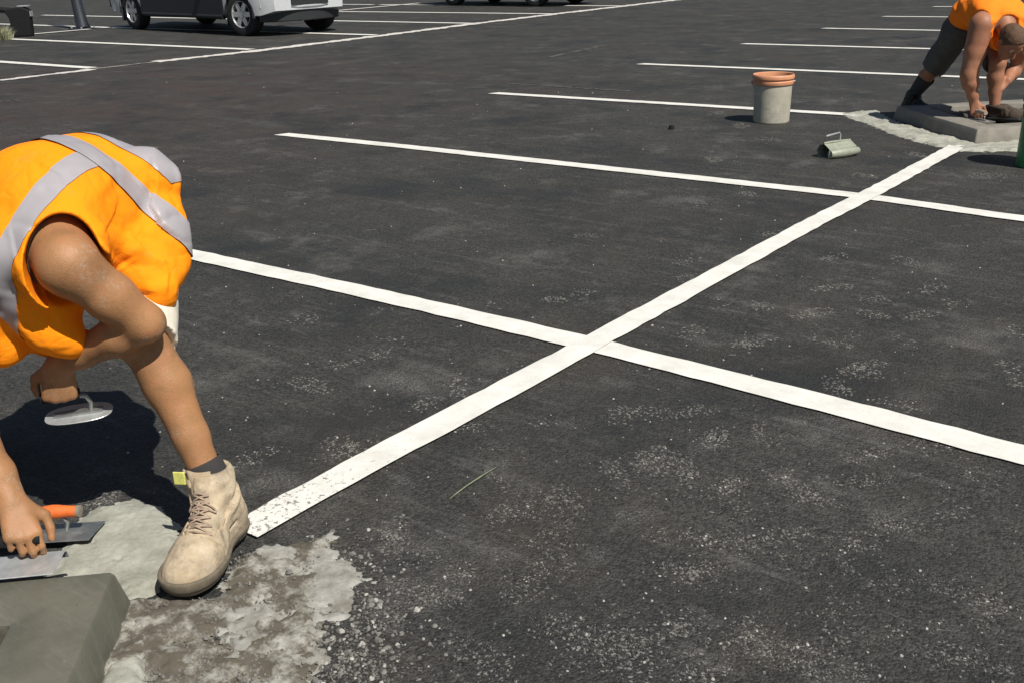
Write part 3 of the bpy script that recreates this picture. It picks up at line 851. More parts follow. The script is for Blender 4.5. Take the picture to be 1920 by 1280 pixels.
def head(f, c, fwd, up, size=1.0):
    """skull, jaw, brow, nose, lips, ears and eye hollows around centre c"""
    fwd = nrm(fwd); up = nrm(up - fwd * (np.asarray(up) @ fwd)); lf = np.cross(up, fwd); k = size
    P = lambda x, y, z: np.asarray(c) + (fwd * x + lf * y + up * z) * k
    f.ell(P(-.012, 0, .028), (.098 * k, .077 * k, .088 * k), (fwd, lf, up), .02)
    f.ell(P(.030, 0, -.035), (.058 * k, .058 * k, .075 * k), (fwd, lf, up), .025)
    f.ell(P(.060, 0, -.085), (.026 * k, .030 * k, .022 * k), (fwd, lf, up), .025)
    for y in (-1, 1):
        f.ell(P(.080, .032 * y, .012), (.016 * k, .018 * k, .013 * k), (fwd, lf, up), .012, 'sub')
        f.ell(P(.074, .030 * y, .030), (.014 * k, .026 * k, .009 * k), (fwd, lf, up), .012)
        f.ell(P(.062, .040 * y, -.022), (.020 * k, .020 * k, .020 * k), (fwd, lf, up), .02)
        f.ell(P(-.008, .079 * y, -.004), (.018 * k, .008 * k, .031 * k), (fwd + lf * .4 * y, lf * y - fwd * .4, up), .006)
        f.ell(P(-.004, .088 * y, .0), (.010 * k, .005 * k, .018 * k), (fwd, lf, up), .005, 'sub')
    f.cone(P(.086, 0, .018), P(.110, 0, -.022), .008 * k, .012 * k, .010)
    f.ell(P(.098, 0, -.026), (.012 * k, .017 * k, .009 * k), (fwd, lf, up), .008)
    f.ell(P(.088, 0, -.054), (.010 * k, .022 * k, .006 * k), (fwd, lf, up), .005)
    f.ell(P(.086, 0, -.066), (.010 * k, .019 * k, .006 * k), (fwd, lf, up), .005)
    return P

def boot_frame(heel, toe_dir, pitch=0):
    x = nrm(V(toe_dir[0], toe_dir[1], 0)); z = V(0, 0, 1); y = np.cross(z, x)
    if pitch:
        x, z = x * math.cos(pitch) - z * math.sin(pitch), z * math.cos(pitch) + x * math.sin(pitch)
    return np.asarray(heel, float), x, y, z

def make_boot(root, heel, toe_dir, m_leather, m_sole, tall=.185, fine=True, lean=(0, 0), pitch=0, tab=False, size=1.0):
    """laced work boot in its own frame: x to the toe, y to the left, z up"""
    O, ex, ey, ez = boot_frame(heel, toe_dir, pitch)
    W = lambda P: O + size * (P[:, :1] * ex + P[:, 1:2] * ey + P[:, 2:3] * ez)
    h = .0035 if fine else .007
    tx, ty = lean
    def foot(f, g=0):
        f.ell(V(.245, -.004, .042), (.064 + g, .058 + g, .043 + g), None, .03)
        f.ell(V(.200, -.003, .046), (.070 + g, .058 + g, .047 + g), None, .03)
        f.cone(V(.05, 0, .045), V(.19, -.003, .045), .042 + g, .046 + g, .03)
        f.ell(V(.035, 0, .055), (.042 + g, .041 + g, .055 + g), None, .03)
    f = Field((-.04, -.09 - abs(ty), -.01), (.34 + abs(tx), .09 + abs(ty), tall + .04), h)
    foot(f)
    f.cone(V(.045, 0, .08), V(.052 + tx, ty, tall), .046, .054, .03)
    f.cone(V(.075, 0, .125), V(.185, -.002, .062), .044, .040, .035)
    f.cone(V(.080 + tx * .5, ty * .5, tall - .02), V(.095, 0, .11), .036, .040, .03)
    # padded collar, creases across the vamp
    f.warp(lambda X, Y, Z: -.0035 * np.exp(-((Z - tall + .012) / .010) ** 2) + .0022 * np.sin(X * 150 + Z * 90 + 2 * np.sin(Y * 40)) * np.exp(-((X - .165) / .03) ** 2) * (Z > .05)
           + .0045 * (fbm(X * 30, Y * 30, Z * 30, 3, 5) - .5)
           + .0075 * np.exp(-((X - .205 + .8 * Y * Y * 10 + .2 * (Z - .08)) / .0035) ** 2) * (Z > .03)
           + .0065 * np.exp(-((X - .020 - .35 * (Z - .1)) / .0035) ** 2) * (Z < tall * .72) * (Z > .03)
           + .0060 * np.exp(-((Z - tall * .72 + (X - .06) * .25) / .0035) ** 2) * (X < .09)
           + .0070 * np.exp(-((np.abs(Y) - .030 - .1 * (.2 - X)) / .0035) ** 2) * (X > .085) * (X < .20) * (Z > .07)
           + .0040 * np.sin(Z * 190 + X * 60 + 3 * np.sin(Y * 30)) * np.exp(-((Z - .135) / .035) ** 2) * np.exp(-((X - .06) / .05) ** 2))
    f.keep(V(0, 0, tall), V(-.10, 0, 1)); f.keep(V(0, 0, .018), V(0, 0, -1))
    f.cone(V(.052 + tx * .9, ty * .9, tall - .07), V(.056 + tx, ty, tall + .06), .040, .046, .006, 'sub')
    P, F = f.mesh()
    bo = f.build('boot', m_leather, None, 1)
    loc = np.array([v.co[:] for v in bo.data.vertices])
    tree = BVHTree.FromPolygons([tuple(p) for p in loc], [p.vertices[:] for p in bo.data.polygons])
    bo.data.vertices.foreach_set('co', W(loc).ravel()); bo.data.update(); bo.parent = root
    # sole: welt, thick heel, lugs
    s = Field((-.04, -.09, -.012), (.34, .09, .05), h)
    foot(s, .008)
    s.keep(V(0, 0, .036), V(-.04, 0, 1)); s.keep(V(0, 0, 0), V(0, 0, -1))
    s.warp(lambda X, Y, Z: .004 * (np.sin(X * 260) > .2) * (Z < .012) + .004 * ((Z > .016) & (Z < .020)))
    so_ = s.build('sole', m_sole, None, 1)
    l2 = np.array([v.co[:] for v in so_.data.vertices]); so_.data.vertices.foreach_set('co', W(l2).ravel()); so_.data.update(); so_.parent = bo
    if not fine: return bo
    # laces: crossed between two rows of eyelets, and a loose bow
    def surf(x, y, z, off=.003):
        d = Vector((-1, -y * 4, -.9)).normalized()
        r = tree.find_nearest(Vector((x, y, z)))
        return np.array(r[0]) + off * np.array(r[1])
    rows = []
    for i in range(6):
        u = i / 5
        c = V(.182, 0, .100) * (1 - u) + V(.118 + tx * .6, ty * .6, tall - .025) * u
        rows.append([surf(c[0], c[1] + q * (.024 - .003 * u), c[2] - .008) for q in (-1, 1)])
    lb = MB()
    for i in range(6):
        a, b_ = rows[i]
        mid = surf(*((a + b_) / 2 + V(.01, 0, .01)), .0055)
        lb.tube([a, a * .6 + mid * .4 + V(.002, 0, .002), mid, b_ * .6 + mid * .4 + V(.002, 0, .002), b_], .0026, 6)
        if i < 5:
            for (p, q) in ((rows[i][0], rows[i + 1][1]), (rows[i][1], rows[i + 1][0])):
                mm = surf(*((p + q) / 2 + V(.01, 0, .01)), .007)
                lb.tube([p, p * .5 + mm * .5 + V(.002, 0, .002), mm, q * .5 + mm * .5 + V(.002, 0, .002), q], .0024, 6)
    top = (rows[4][0] + rows[4][1]) / 2 + V(.004, 0, .004)
    for sg, ln in ((1, .034), (-1, .030)):     # bow loops lying on the leather
        lp = []
        for q in np.linspace(0, 2 * math.pi, 13):
            p = top + V(.006, sg * ln * .55 * (1 - math.cos(q)), -.010 * math.sin(q) - .010 * (1 - math.cos(q)))
            lp.append(surf(p[0], p[1], p[2], .005))
        lb.tube(lp, .0022, 6)
    for sg in (1, -1):
        lp = [surf(top[0] + .01, top[1] + sg * .012 * u, top[2] - .05 * u, .004) for u in np.linspace(0, 1, 6)]
        lb.tube(lp, .0020, 6)
    for nm, mb, mm in (('lace', lb, M['lace']),):
        mb.v = [tuple(p) for p in W(np.array(mb.v))]
        mb.build(nm, mm, bo, True)
    # tongue standing above the laces
    tg = MB(); L_ = []
    for u in np.linspace(0, 1, 6):
        c = V(.140, 0, .115) * (1 - u) + V(.108 + tx, ty, tall + .018) * u
        L_.append([c + V(-.010 * abs(q) ** 2, q * .030, 0) for q in np.linspace(-1, 1, 7)])
    vv = [p for r_ in L_ for p in r_]; ff = [(i * 7 + j, i * 7 + j + 1, i * 7 + j + 8, i * 7 + j + 7) for i in range(5) for j in range(6)]
    tg.add(vv, ff); tg.v = [tuple(p) for p in W(np.array(tg.v))]
    to = tg.build('tongue', m_leather, bo, True); sm = to.modifiers.new('s', 'SOLIDIFY'); sm.thickness = .007
    if tab:
        tb = MB().box((.112 + tx, ty - .040, tall + .004), (.0025, .014, .016))
        tb.v = [tuple(p) for p in W(np.array(tb.v))]
        tb.build('pull_tab', M['tab'], bo, bevel=.002)
    return bo

def slab(o, name, m, parent, cuts, off=.0025):
    """band of the surface of mesh o between planes, lifted off: cuts = [(point, normal)] keep where (x-p).n<0"""
    bm = bmesh.new(); bm.from_mesh(o.data)
    for p, n in cuts:
        g = list(bm.verts) + list(bm.edges) + list(bm.faces)
        bmesh.ops.bisect_plane(bm, geom=g, dist=1e-5, plane_co=Vector(p), plane_no=Vector(n), clear_outer=True)
    bm.normal_update()
    for v_ in bm.verts: v_.co += v_.normal * off
    me = bpy.data.meshes.new(name); bm.to_mesh(me); bm.free()
    me.materials.append(m)
    me.polygons.foreach_set('use_smooth', [True] * len(me.polygons))
    q = bpy.data.objects.new(name, me); COL.objects.link(q); q.parent = parent
    return q

def build_person(S, res, skin, label, cat='person'):
    """S: skeleton dict of 3D joints; one continuous body mesh, clothes as children"""
    g = {k: np.asarray(v, float) for k, v in S.items() if k not in ('curlL', 'curlR', 'arm')}
    allp = np.array([v for k, v in g.items() if v.shape == (3,) and not k.startswith('d_')])
    f = Field(allp.min(0) - .22, allp.max(0) + .22, res)
    L = nrm(g['shL'] - g['shR']); Lh = nrm(g['hipL'] - g['hipR'])
    # trunk
    tr = [g['pel'], g['waist'], g['chest'], g['neck']]
    f.cone(g['pel'], g['waist'], .105, .100, .04, squash=(Lh, 1.45))
    f.cone(g['waist'], g['chest'], .100, .115, .04, squash=(L, 1.40))
    f.cone(g['chest'], g['neck'], .115, .070, .04, squash=(L, 1.40))
    for s_ in 'LR':
        sg = 1 if s_ == 'L' else -1
        f.cone(g['hip' + s_], g['hip' + s_] * .5 + g['pel'] * .5, .092, .10, .04)
        f.cone(g['chest'] * .5 + g['neck'] * .5 + L * sg * .08, g['sh' + s_], .075, .064, .04)
        # arm
        sh, el, wr = g['sh' + s_], g['el' + s_], g['wr' + s_]
        am = S.get('arm', 1.0)
        f.cone(sh, sh * .45 + el * .55, .064 * am, .056 * am, .03); f.cone(sh * .45 + el * .55, el, .056 * am, .046 * am, .02)
        ax = nrm(el - sh); fx = nrm(wr - el)
        f.cone(el, el + (wr - el) * .30, .044 * am, .048 * am, .02); f.cone(el + (wr - el) * .30, el + (wr - el) * .75, .046, .033, .02)
        f.cone(el + (wr - el) * .75, wr, .033, .027, .02, squash=(g['d_side' + s_], 1.18))
        hand(f, wr, g['d_hand' + s_], g['d_back' + s_], g['d_side' + s_], S.get('curl' + s_, (.5, .55, .6, .65)), S.get('thumb' + s_, .6) if np.isscalar(S.get('thumb' + s_, .6)) else .6)
        # leg
        hp, kn, an = g['hip' + s_], g['kn' + s_], g['an' + s_]
        f.cone(hp, hp * .4 + kn * .6, .092, .072, .03); f.cone(hp * .4 + kn * .6, kn, .072, .056, .02)
        tx = nrm(kn - hp); sx = nrm(an - kn)
        back = nrm(np.cross(np.cross(tx, sx), sx)) if np.linalg.norm(np.cross(tx, sx)) > .05 else nrm(V(0, 0, 1) - sx * sx[2])
        if back @ tx > 0: back = back * -1 * 1
        back = -g['d_shin' + s_] if 'd_shin' + s_ in g else back
        back = nrm(back - sx * (back @ sx))
        f.ell(kn - back * .012, (.046, .050, .054), None, .03)
        f.cone(kn, kn + (an - kn) * .30 + back * .010, .052, .055, .02)
        f.cone(kn + (an - kn) * .30 + back * .012, kn + (an - kn) * .62 + back * .008, .053, .039, .02)
        f.cone(kn + (an - kn) * .62 + back * .006, an, .039, .032, .02)
        f.cone(kn + (an - kn) * .08 - back * .012, an - back * .008, .031, .026, .02)
        f.cone(an, an + g['d_foot' + s_] * .10 - V(0, 0, .055), .036, .026, .02)
    # neck and head
    hc = g['head']; f.cone(g['neck'], g['neck'] * .25 + hc * .75 - nrm(g['d_face']) * .02, .058, .056, .03)
    PH = head(f, hc, g['d_face'], g['d_crown'])
    body = f.build('person', skin, None, 1)
    tag(body, label, cat)
    # eyes
    for y in (-1, 1):
        e = MB(); c = PH(.073, .031 * y, .013)
        e.lathe([(.0105 * math.sin(a), .0105 * -math.cos(a)) for a in np.linspace(.01, math.pi - .01, 8)], 12, c)
        e.build('eye', M['eye'], body, True)
    return body, f, PH, g

# ------------------------------------------------------------------ near worker, crouched over the kerb
F1 = nrm(V(.18, -.98, 0)); L1 = nrm(V(.98, .18, 0)); Z1 = V(0, 0, 1)
SK1 = dict(pel=(-.455, -1.465, .70), waist=(-.45, -1.54, .80), chest=(-.375, -1.68, .805), neck=(-.325, -1.83, .75),
           hipL=(-.375, -1.455, .665), hipR=(-.56, -1.49, .665), knL=(-.160, -1.628, .518), anL=(.008, -1.595, .13),
           knR=(-.80, -1.82, .46), anR=(-1.03, -1.66, .13),
           shL=at(128, 497, 2.25), shR=(-.49, -1.86, .70), elL=at(272, 606, 2.36), wrL=at(112, 680, 2.44),
           elR=(-.40, -1.965, .44), wrR=at(22, 940, 2.33),
           head=(-.40, -1.99, .63), d_face=(.12, -.42, -.9), d_crown=(.1, -.9, .4),
           d_handL=(-.12, -.12, -.98), d_backL=(.75, -.6, .1), d_sideL=(-.62, -.78, 0),
           d_handR=(.70, -.22, -.62), d_backR=(.55, -.25, .72), d_sideR=(.1, .98, .1),
           d_footL=(.417, -.91, 0), d_footR=(.25, -.97, 0), d_shinL=(.366, -.93, 0), d_shinR=(.25, -.97, 0))
SK1['arm'] = .93; SK1['curlL'] = (1.15, 1.15, 1.15, 1.15); SK1['curlR'] = (.62, .70, .80, .9)
SK1 = {k: (np.asarray(v, float) if not k.startswith(('curl', 'arm')) else v) for k, v in SK1.items()}
man1, _, PH1, g1 = build_person(SK1, .005, M['skin'], 'man crouched low in the orange vest with grey reflective bands, cream shorts and tan boots')

def ridge(X, Y, Z, sc, seed):
    q = fbm(X * sc, Y * sc, Z * sc, 3, seed)
    return 1 - np.abs(2 * q - 1) * 2.2

CREASES = [([(287, 300), (287, 345), (279, 388), (302, 425), (348, 458)], 11, 38, 1),   # pixel path, height mm, fade, side raised
           ([(178, 500), (215, 505), (258, 478)], 5, 20, -1), ([(205, 520), (245, 545), (300, 552)], 6, 26, 1), ([(240, 430), (275, 470), (320, 490)], 5, 24, -1),
           ([(195, 440), (215, 400), (222, 372)], 4, 22, 1), ([(300, 470), (318, 510), (314, 560)], 6, 22, -1), ([(260, 300), (300, 330), (325, 375)], 4, 20, 1),
           ([(60, 300), (110, 330), (130, 365)], 3, 26, 1), ([(20, 420), (30, 470), (40, 520)], 3, 18, -1), ([(70, 520), (88, 575), (118, 620)], 5, 16, 1), ([(178, 282), (225, 318), (272, 366)], 4, 14, -1)]
def crease(o):
    n = len(o.data.vertices); P = np.zeros(n * 3); N = np.zeros(n * 3)
    o.data.vertices.foreach_get('co', P); o.data.vertices.foreach_get('normal', N)
    P = P.reshape(-1, 3); N = N.reshape(-1, 3)
    D = P - CAM; z = D @ FW; px = 960 + FPX * (D @ RT) / z; py = 640 - FPX * (D @ UP) / z
    near = (N * -D).sum(1) > 0
    off = np.zeros(n)
    for path, mm, fade, side in CREASES:
        bd = np.full(n, 1e9); bs = np.zeros(n)
        L_ = sum(math.dist(a, b) for a, b in zip(path[:-1], path[1:])); run = 0; bu = np.zeros(n)
        for a, b in zip(path[:-1], path[1:]):
            d = V(b[0] - a[0], b[1] - a[1]); l2 = d @ d
            t = np.clip(((px - a[0]) * d[0] + (py - a[1]) * d[1]) / l2, 0, 1)
            qx, qy = px - a[0] - t * d[0], py - a[1] - t * d[1]
            dist = np.hypot(qx, qy); sg = np.sign(d[0] * (py - a[1]) - d[1] * (px - a[0]))
            m_ = dist < bd
            bd = np.where(m_, dist, bd); bs = np.where(m_, sg, bs); bu = np.where(m_, (run + t * math.sqrt(l2)) / L_, bu)
            run += math.sqrt(l2)
        tap = np.clip(np.sin(np.pi * np.clip(bu, .02, .98)) * 1.6, 0, 1)
        ss = bs * side * -1
        h_ = np.where(ss > 0, np.exp(-bd / fade) * np.clip(bd / 3, 0, 1), -.35 * np.exp(-bd / (fade * .5)))
        off += h_ * mm * .001 * tap * near
    P = P + N * off[:, None]
    o.data.vertices.foreach_set('co', P.ravel()); o.data.update()
    return o

def vest_1():
    g = g1
    f = Field((-.85, -2.1, .35), (.2, -1.15, 1.1), .005)
    Lh = nrm(g['hipL'] - g['hipR']); L = nrm(g['shL'] - g['shR'])
    f.cone(g['pel'] + V(.02, .05, -.03), g['waist'], .142, .136, .05, squash=(Lh, 1.30))
    f.cone(g['waist'], g['chest'], .136, .140, .05, squash=(L, 1.36))
    f.cone(g['chest'], g['neck'] + V(0, 0, -.01), .140, .105, .05, squash=(L, 1.30))
    for s_, sg in (('L', 1), ('R', -1)):
        f.cone(g['chest'] * .6 + g['neck'] * .4 + L * sg * .09, g['sh' + s_] - L * sg * .01, .115, .098, .05)
    # loose front panel hanging below the chest and belly, side panel over the hip
    f.cone(V(-.31, -1.50, .68), V(-.32, -1.70, .72), .12, .105, .07, squash=(L, 1.2))
    f.cone(V(-.31, -1.78, .67), at(118, 632, 2.38), .10, .042, .06)
    f.cone(at(285, 500, 2.50), at(300, 545, 2.46), .075, .045, .06)
    f.cone(at(95, 640, 2.45), at(160, 640, 2.47), .040, .028, .04)
    f.cone(at(38, 540, 2.31), at(84, 625, 2.35), .030, .026, .04); f.cone(at(84, 625, 2.35), at(135, 648, 2.38), .026, .020, .04)
    f.cone(at(-40, 600, 2.36), at(8, 655, 2.40), .065, .045, .05)
    # left back flap that stands away from the hip
    f.cone(at(285, 330, 2.56), at(330, 335, 2.57), .060, .022, .05)
    ax = nrm(g['elL'] - g['shL'])
    c0 = at(300, 480, 2.35); c1 = at(315, 400, 2.42); c2 = at(130, 640, 2.2)
    def fold(X, Y, Z):
        q = fbm(X * 5, Y * 5, Z * 5, 3, 3)
        o = (q - .5) * .020
        for c, dr, fr, am, rad in ((c0, (.2, .75, .65), 70, .0075, .13), (c1, (.5, .3, .8), 85, .008, .08), (c2, (.8, -.2, .5), 90, .007, .09), (at(60, 380, 2.3), (.3, .8, .5), 34, .003, .3)):
            d2 = (X - c[0]) ** 2 + (Y - c[1]) ** 2 + (Z - c[2]) ** 2
            u = X * dr[0] + Y * dr[1] + Z * dr[2]
            w_ = np.sin(u * fr + q * 13)
            o = o + np.where(w_ > 0, w_ ** 2, -np.abs(w_) ** .8 * .6) * am * np.exp(-d2 / rad ** 2)
        o = o - .008 * np.maximum(0, ridge(X, Y, Z, 6, 8) - .5) + .010 * np.maximum(0, ridge(X * .6 + Z * .5, Y, Z, 8, 28) - .72)
        return o
    f.warp(fold)
    # arm holes, neck, hem
    f.cone(at(120, 488, 2.30), at(116, 520, 2.05), .072, .086, .008, 'sub', squash=(UP, 1.42))
    f.cone(g['shL'], g['shL'] * .45 + g['elL'] * .55, .074, .068, .012, 'sub'); f.cone(g['shL'] * .45 + g['elL'] * .55, g['elL'], .068, .060, .012, 'sub')
    f.cone(g['shL'] + V(.05, -.02, .01), g['elL'] + V(.08, -.03, .03), .066, .058, .012, 'sub')
    axR = nrm(g['elR'] - g['shR'])
    f.cone(g['shR'] - axR * .02, g['shR'] + axR * .2, .078, .085, .01, 'sub')
    f.cone(g['neck'] + V(0, -.01, .0), g['head'], .085, .13, .01, 'sub')
    f.keep(at(351, 450, 2.55), nrm(V(.30, .90, -.12)))
    o = f.build('vest', M['vest'], man1, 5)
    return crease(o)
vest1 = vest_1()
vt = bvh_of(vest1)
def hit(px, py):
    d = Vector(at(px, py, 1) - CAM).normalized()
    r = vt.ray_cast(Vector(CAM), d)
    return np.array(r[0]) if r[0] is not None else None
def plane_from(a, b, c):
    n = nrm(np.cross(b - a, c - a)); return a, n
def band(pix, wid, extra=(), off=.0025):
    pts = [hit(*p) for p in pix]
    pts = [p for p in pts if p is not None]
    a, n = plane_from(*pts[:3])
    slab(vest1, 'reflective_tape', M['tape'], vest1, [(a + n * wid / 2, n), (a - n * wid / 2, -n)] + list(extra), off)
    return a, n
try:
    aw, nw = band([(165, 283), (228, 332), (272, 378)], .058, off=.0045)
    if nw @ (g1['neck'] - aw) < 0: nw = -nw
    # shoulder strap runs from the waist band over the left shoulder
    band([(158, 300), (56, 396), (4, 520)], .056, [(aw + nw * .012, -nw), (aw - L1 * .05, -L1)])
    hp = hit(315, 315)
    slab(vest1, 'reflective_tape', M['tape'], vest1, [(hp + nw * .027, nw), (hp - nw * .027, -nw), (hp - V(0, 0, .035), -Z1)])
except Exception as e:
    print('tape', e)

def shorts(man, g, m, hem0, fat, cutz=None, lo=None, hi=None, res=.008, seed=0):
    al = [g[k] for k in ('pel', 'hipL', 'hipR', 'knL', 'knR', 'waist')]
    f = Field(np.min(al, 0) - .25, np.max(al, 0) + .25, res)
    Lh = nrm(g['hipL'] - g['hipR'])
    f.cone(g['pel'], g['pel'] * .45 + g['waist'] * .55, .108 + fat * .6, .104 + fat * .4, .04, squash=(Lh, 1.4))
    for s_ in 'LR':
        h_, k_ = g['hip' + s_], g['kn' + s_]; hem = hem0 if (s_ == 'L' or hem0 < .95) else .78
        f.cone(h_ * .5 + g['pel'] * .5, h_, .105 + fat * .5, .098 + fat, .04)
        f.cone(h_, h_ * (1 - hem - .12) + k_ * (hem + .12), .098 + fat, .082 + fat, .03)
    f.warp(lambda X, Y, Z: (fbm(X * 10, Y * 10, Z * 10, 3, seed) - .5) * .022)
    for s_ in 'LR':
        h_, k_ = g['hip' + s_], g['kn' + s_]; d = nrm(k_ - h_); hem = hem0 if (s_ == 'L' or hem0 < .95) else .78
        e = h_ * (1 - hem) + k_ * hem
        f.cone(e + d * .135, e + d * .32, .135, .135, 0, 'sub')
    n = nrm(g['waist'] - g['pel'])
    f.keep(g['pel'] * .45 + g['waist'] * .55, n)
    return f.build('shorts', m, man, 1)
shorts(man1, g1, M['shorts'], .99, .000, seed=4)
make_boot(man1, (-.012, -1.548, .012), (.50, -.865), M['boot'], M['sole'], tall=.185, lean=(-.012, -.030), tab=True, size=1.02)
make_boot(man1, (-1.055, -1.625, .002), (.25, -.97), M['boot'], M['sole'], tall=.185, lean=(.0, .0))
for s_ in 'LR':
    d = nrm(g1['kn' + s_] - g1['an' + s_])
    b = MB(); p = g1['an' + s_]
    b.tube([p + d * u for u in (.02, .05, .070, .088, .094)], [.045, .046, .0465, .0465, .043], 24, cap=False)
    b.build('sock_or_leg_shade', M['sock_or_leg_shade'], man1, True)
# short hair cap
def hair(man, PH, c, fwd, up, m, k=1.0, res=.006):
    fwd = nrm(fwd); up = nrm(up - fwd * (np.asarray(up) @ fwd)); lf = np.cross(up, fwd)
    f = Field(np.asarray(c) - .16, np.asarray(c) + .16, res)
    f.ell(PH(-.014, 0, .031), (.103 * k, .081 * k, .091 * k), (fwd, lf, up), 0)
    f.warp(lambda X, Y, Z: (fbm(X * 60, Y * 60, Z * 60, 3, 2) - .5) * .008)
    f.keep(PH(.048, 0, .055), fwd - up * .55)
    f.keep(PH(-.03, 0, -.030), -up + fwd * .25)
    f.build('hair', m, man, 1)
hair(man1, PH1, g1['head'], g1['d_face'], g1['d_crown'], M['hair'])

# ------------------------------------------------------------------ far worker, lunging over the beige kerb
SK2 = dict(pel=(-.31, 5.46, .70), waist=(-.25, 5.39, .80), chest=(-.13, 5.27, .82), neck=(.0, 5.155, .765),
           hipR=(-.36, 5.39, .675), hipL=(-.24, 5.54, .675), knR=at(1752, 128, 7.95), anR=at(1706, 186, 8.22),
           knL=at(1870, 118, 7.42), anL=at(1864, 208, 7.52),
           shR=(-.115, 5.05, .735), shL=(.12, 5.31, .735), elR=at(1817, 140, 7.36), wrR=at(1826, 192, 7.42),
           elL=at(1900, 130, 7.6), wrL=at(1890, 150, 7.45),
           head=(.088, 5.03, .625), d_face=(.45, -.30, -.84), d_crown=(.75, -.55, .35),
           d_handR=(.35, -.2, -.9), d_backR=(.2, -.95, .2), d_sideR=(.9, .2, .3),
           d_handL=(-.5, -.5, -.6), d_backL=(.2, -.6, .75), d_sideL=(-.6, .4, .4),
           d_footR=(.93, -.37, 0), d_footL=(.95, -.1, 0), d_shinR=(.8, -.3, .5), d_shinL=(.8, -.6, 0))
SK2['arm'] = 1.28; SK2['curlL'] = (.5, .55, .6, .7); SK2['curlR'] = (.8, .85, .9, .95)
SK2 = {k: (np.asarray(v, float) if not k.startswith(('curl', 'arm')) else v) for k, v in SK2.items()}
man2, _, PH2, g2 = build_person(SK2, .0065, M['skin_red'], 'man lunging over the beige kerb in a plain orange singlet and black boots')

def vest_2():
    g = g2
    f = Field((-.75, 4.7, .35), (.5, 5.9, 1.15), .0075)
    Lh = nrm(g['hipL'] - g['hipR']); L = nrm(g['shL'] - g['shR'])
    f.cone(g['pel'] + V(-.01, .01, 0), g['waist'], .128, .125, .05, squash=(Lh, 1.28))
    f.cone(g['waist'], g['chest'], .125, .132, .05, squash=(L, 1.34))
    f.cone(g['chest'], g['neck'], .132, .088, .05, squash=(L, 1.36))
    for s_, sg in (('L', 1), ('R', -1)):
        f.cone(g['chest'] * .55 + g['neck'] * .45 + L * sg * .08, g['sh' + s_] - L * sg * .02, .105, .080, .04)
    f.cone(V(-.05, 5.2, .72), V(.02, 5.13, .62), .115, .07, .05, squash=(L, 1.3))
    def fold(X, Y, Z):
        q = fbm(X * 6, Y * 6, Z * 6, 3, 9)
        return (q - .5) * .022 + np.sin((X * .7 + Z * .8) * 60 + q * 12) * .004
    f.warp(fold)
    for s_ in 'LR':
        ax = nrm(g['el' + s_] - g['sh' + s_]); sg = 1 if s_ == 'L' else -1
        f.cone(g['sh' + s_] - ax * .03 + L * sg * .03, g['sh' + s_] + ax * .10 + L * sg * .03, .070, .076, .01, 'sub')
    f.cone(g['neck'] * .6 + g['head'] * .4, g['head'], .085, .12, .02, 'sub')
    f.keep(g['pel'] + V(-.055, .05, -.0), V(-.66, .66, -.35))
    return f.build('singlet', M['vest2'], man2, 2)
M['brown_boot'] = mat('brown_leather', (.05, .032, .02), .8, noise=.3)
M['vest2'] = mat('orange_singlet', (1.0, .235, .02), .8, noise=.06, nscale=6, spec=.1, bump=.1, bscale=400)
vest_2()
shorts(man2, g2, M['dark_shorts'], .92, .010, seed=14)  # shorts lengthened, their dark cloth standing in for shade on the rear leg
make_boot(man2, g2['anR'] * V(1, 1, 0) - .055 * nrm(V(.93, -.37, 0)) + V(0, 0, .004), (.93, -.37), M['black_boot'], M['black_boot'], tall=.19, fine=False, lean=(.05, -.01))
make_boot(man2, g2['anL'] * V(1, 1, 0) - .06 * nrm(V(.95, -.1, 0)) + V(0, 0, .055), (.95, -.1), M['brown_boot'], M['black_boot'], tall=.12, fine=False, size=.98)
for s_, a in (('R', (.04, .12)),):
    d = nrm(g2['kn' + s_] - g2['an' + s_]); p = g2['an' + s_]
    MB().tube([p + d * u for u in (.0, .06, .16, .22, .235)], [.044, .047, .058, .066, .063], 20, cap=False).build('sock_or_leg_shade', M['sock_or_leg_shade'], man2, True)  # added tall sock, a dark tube standing in for shade on the rear calf
hair(man2, PH2, g2['head'], g2['d_face'], g2['d_crown'], M['brown_hair'], res=.008)

# ------------------------------------------------------------------ hand tools and buckets
def frame(o, x, z):
    x = nrm(x); z = nrm(np.asarray(z, float) - x * (np.asarray(z, float) @ x)); y = np.cross(z, x)
    return lambda p: np.asarray(o, float) + x * p[0] + y * p[1] + z * p[2], np.stack([x, y, z], 1)

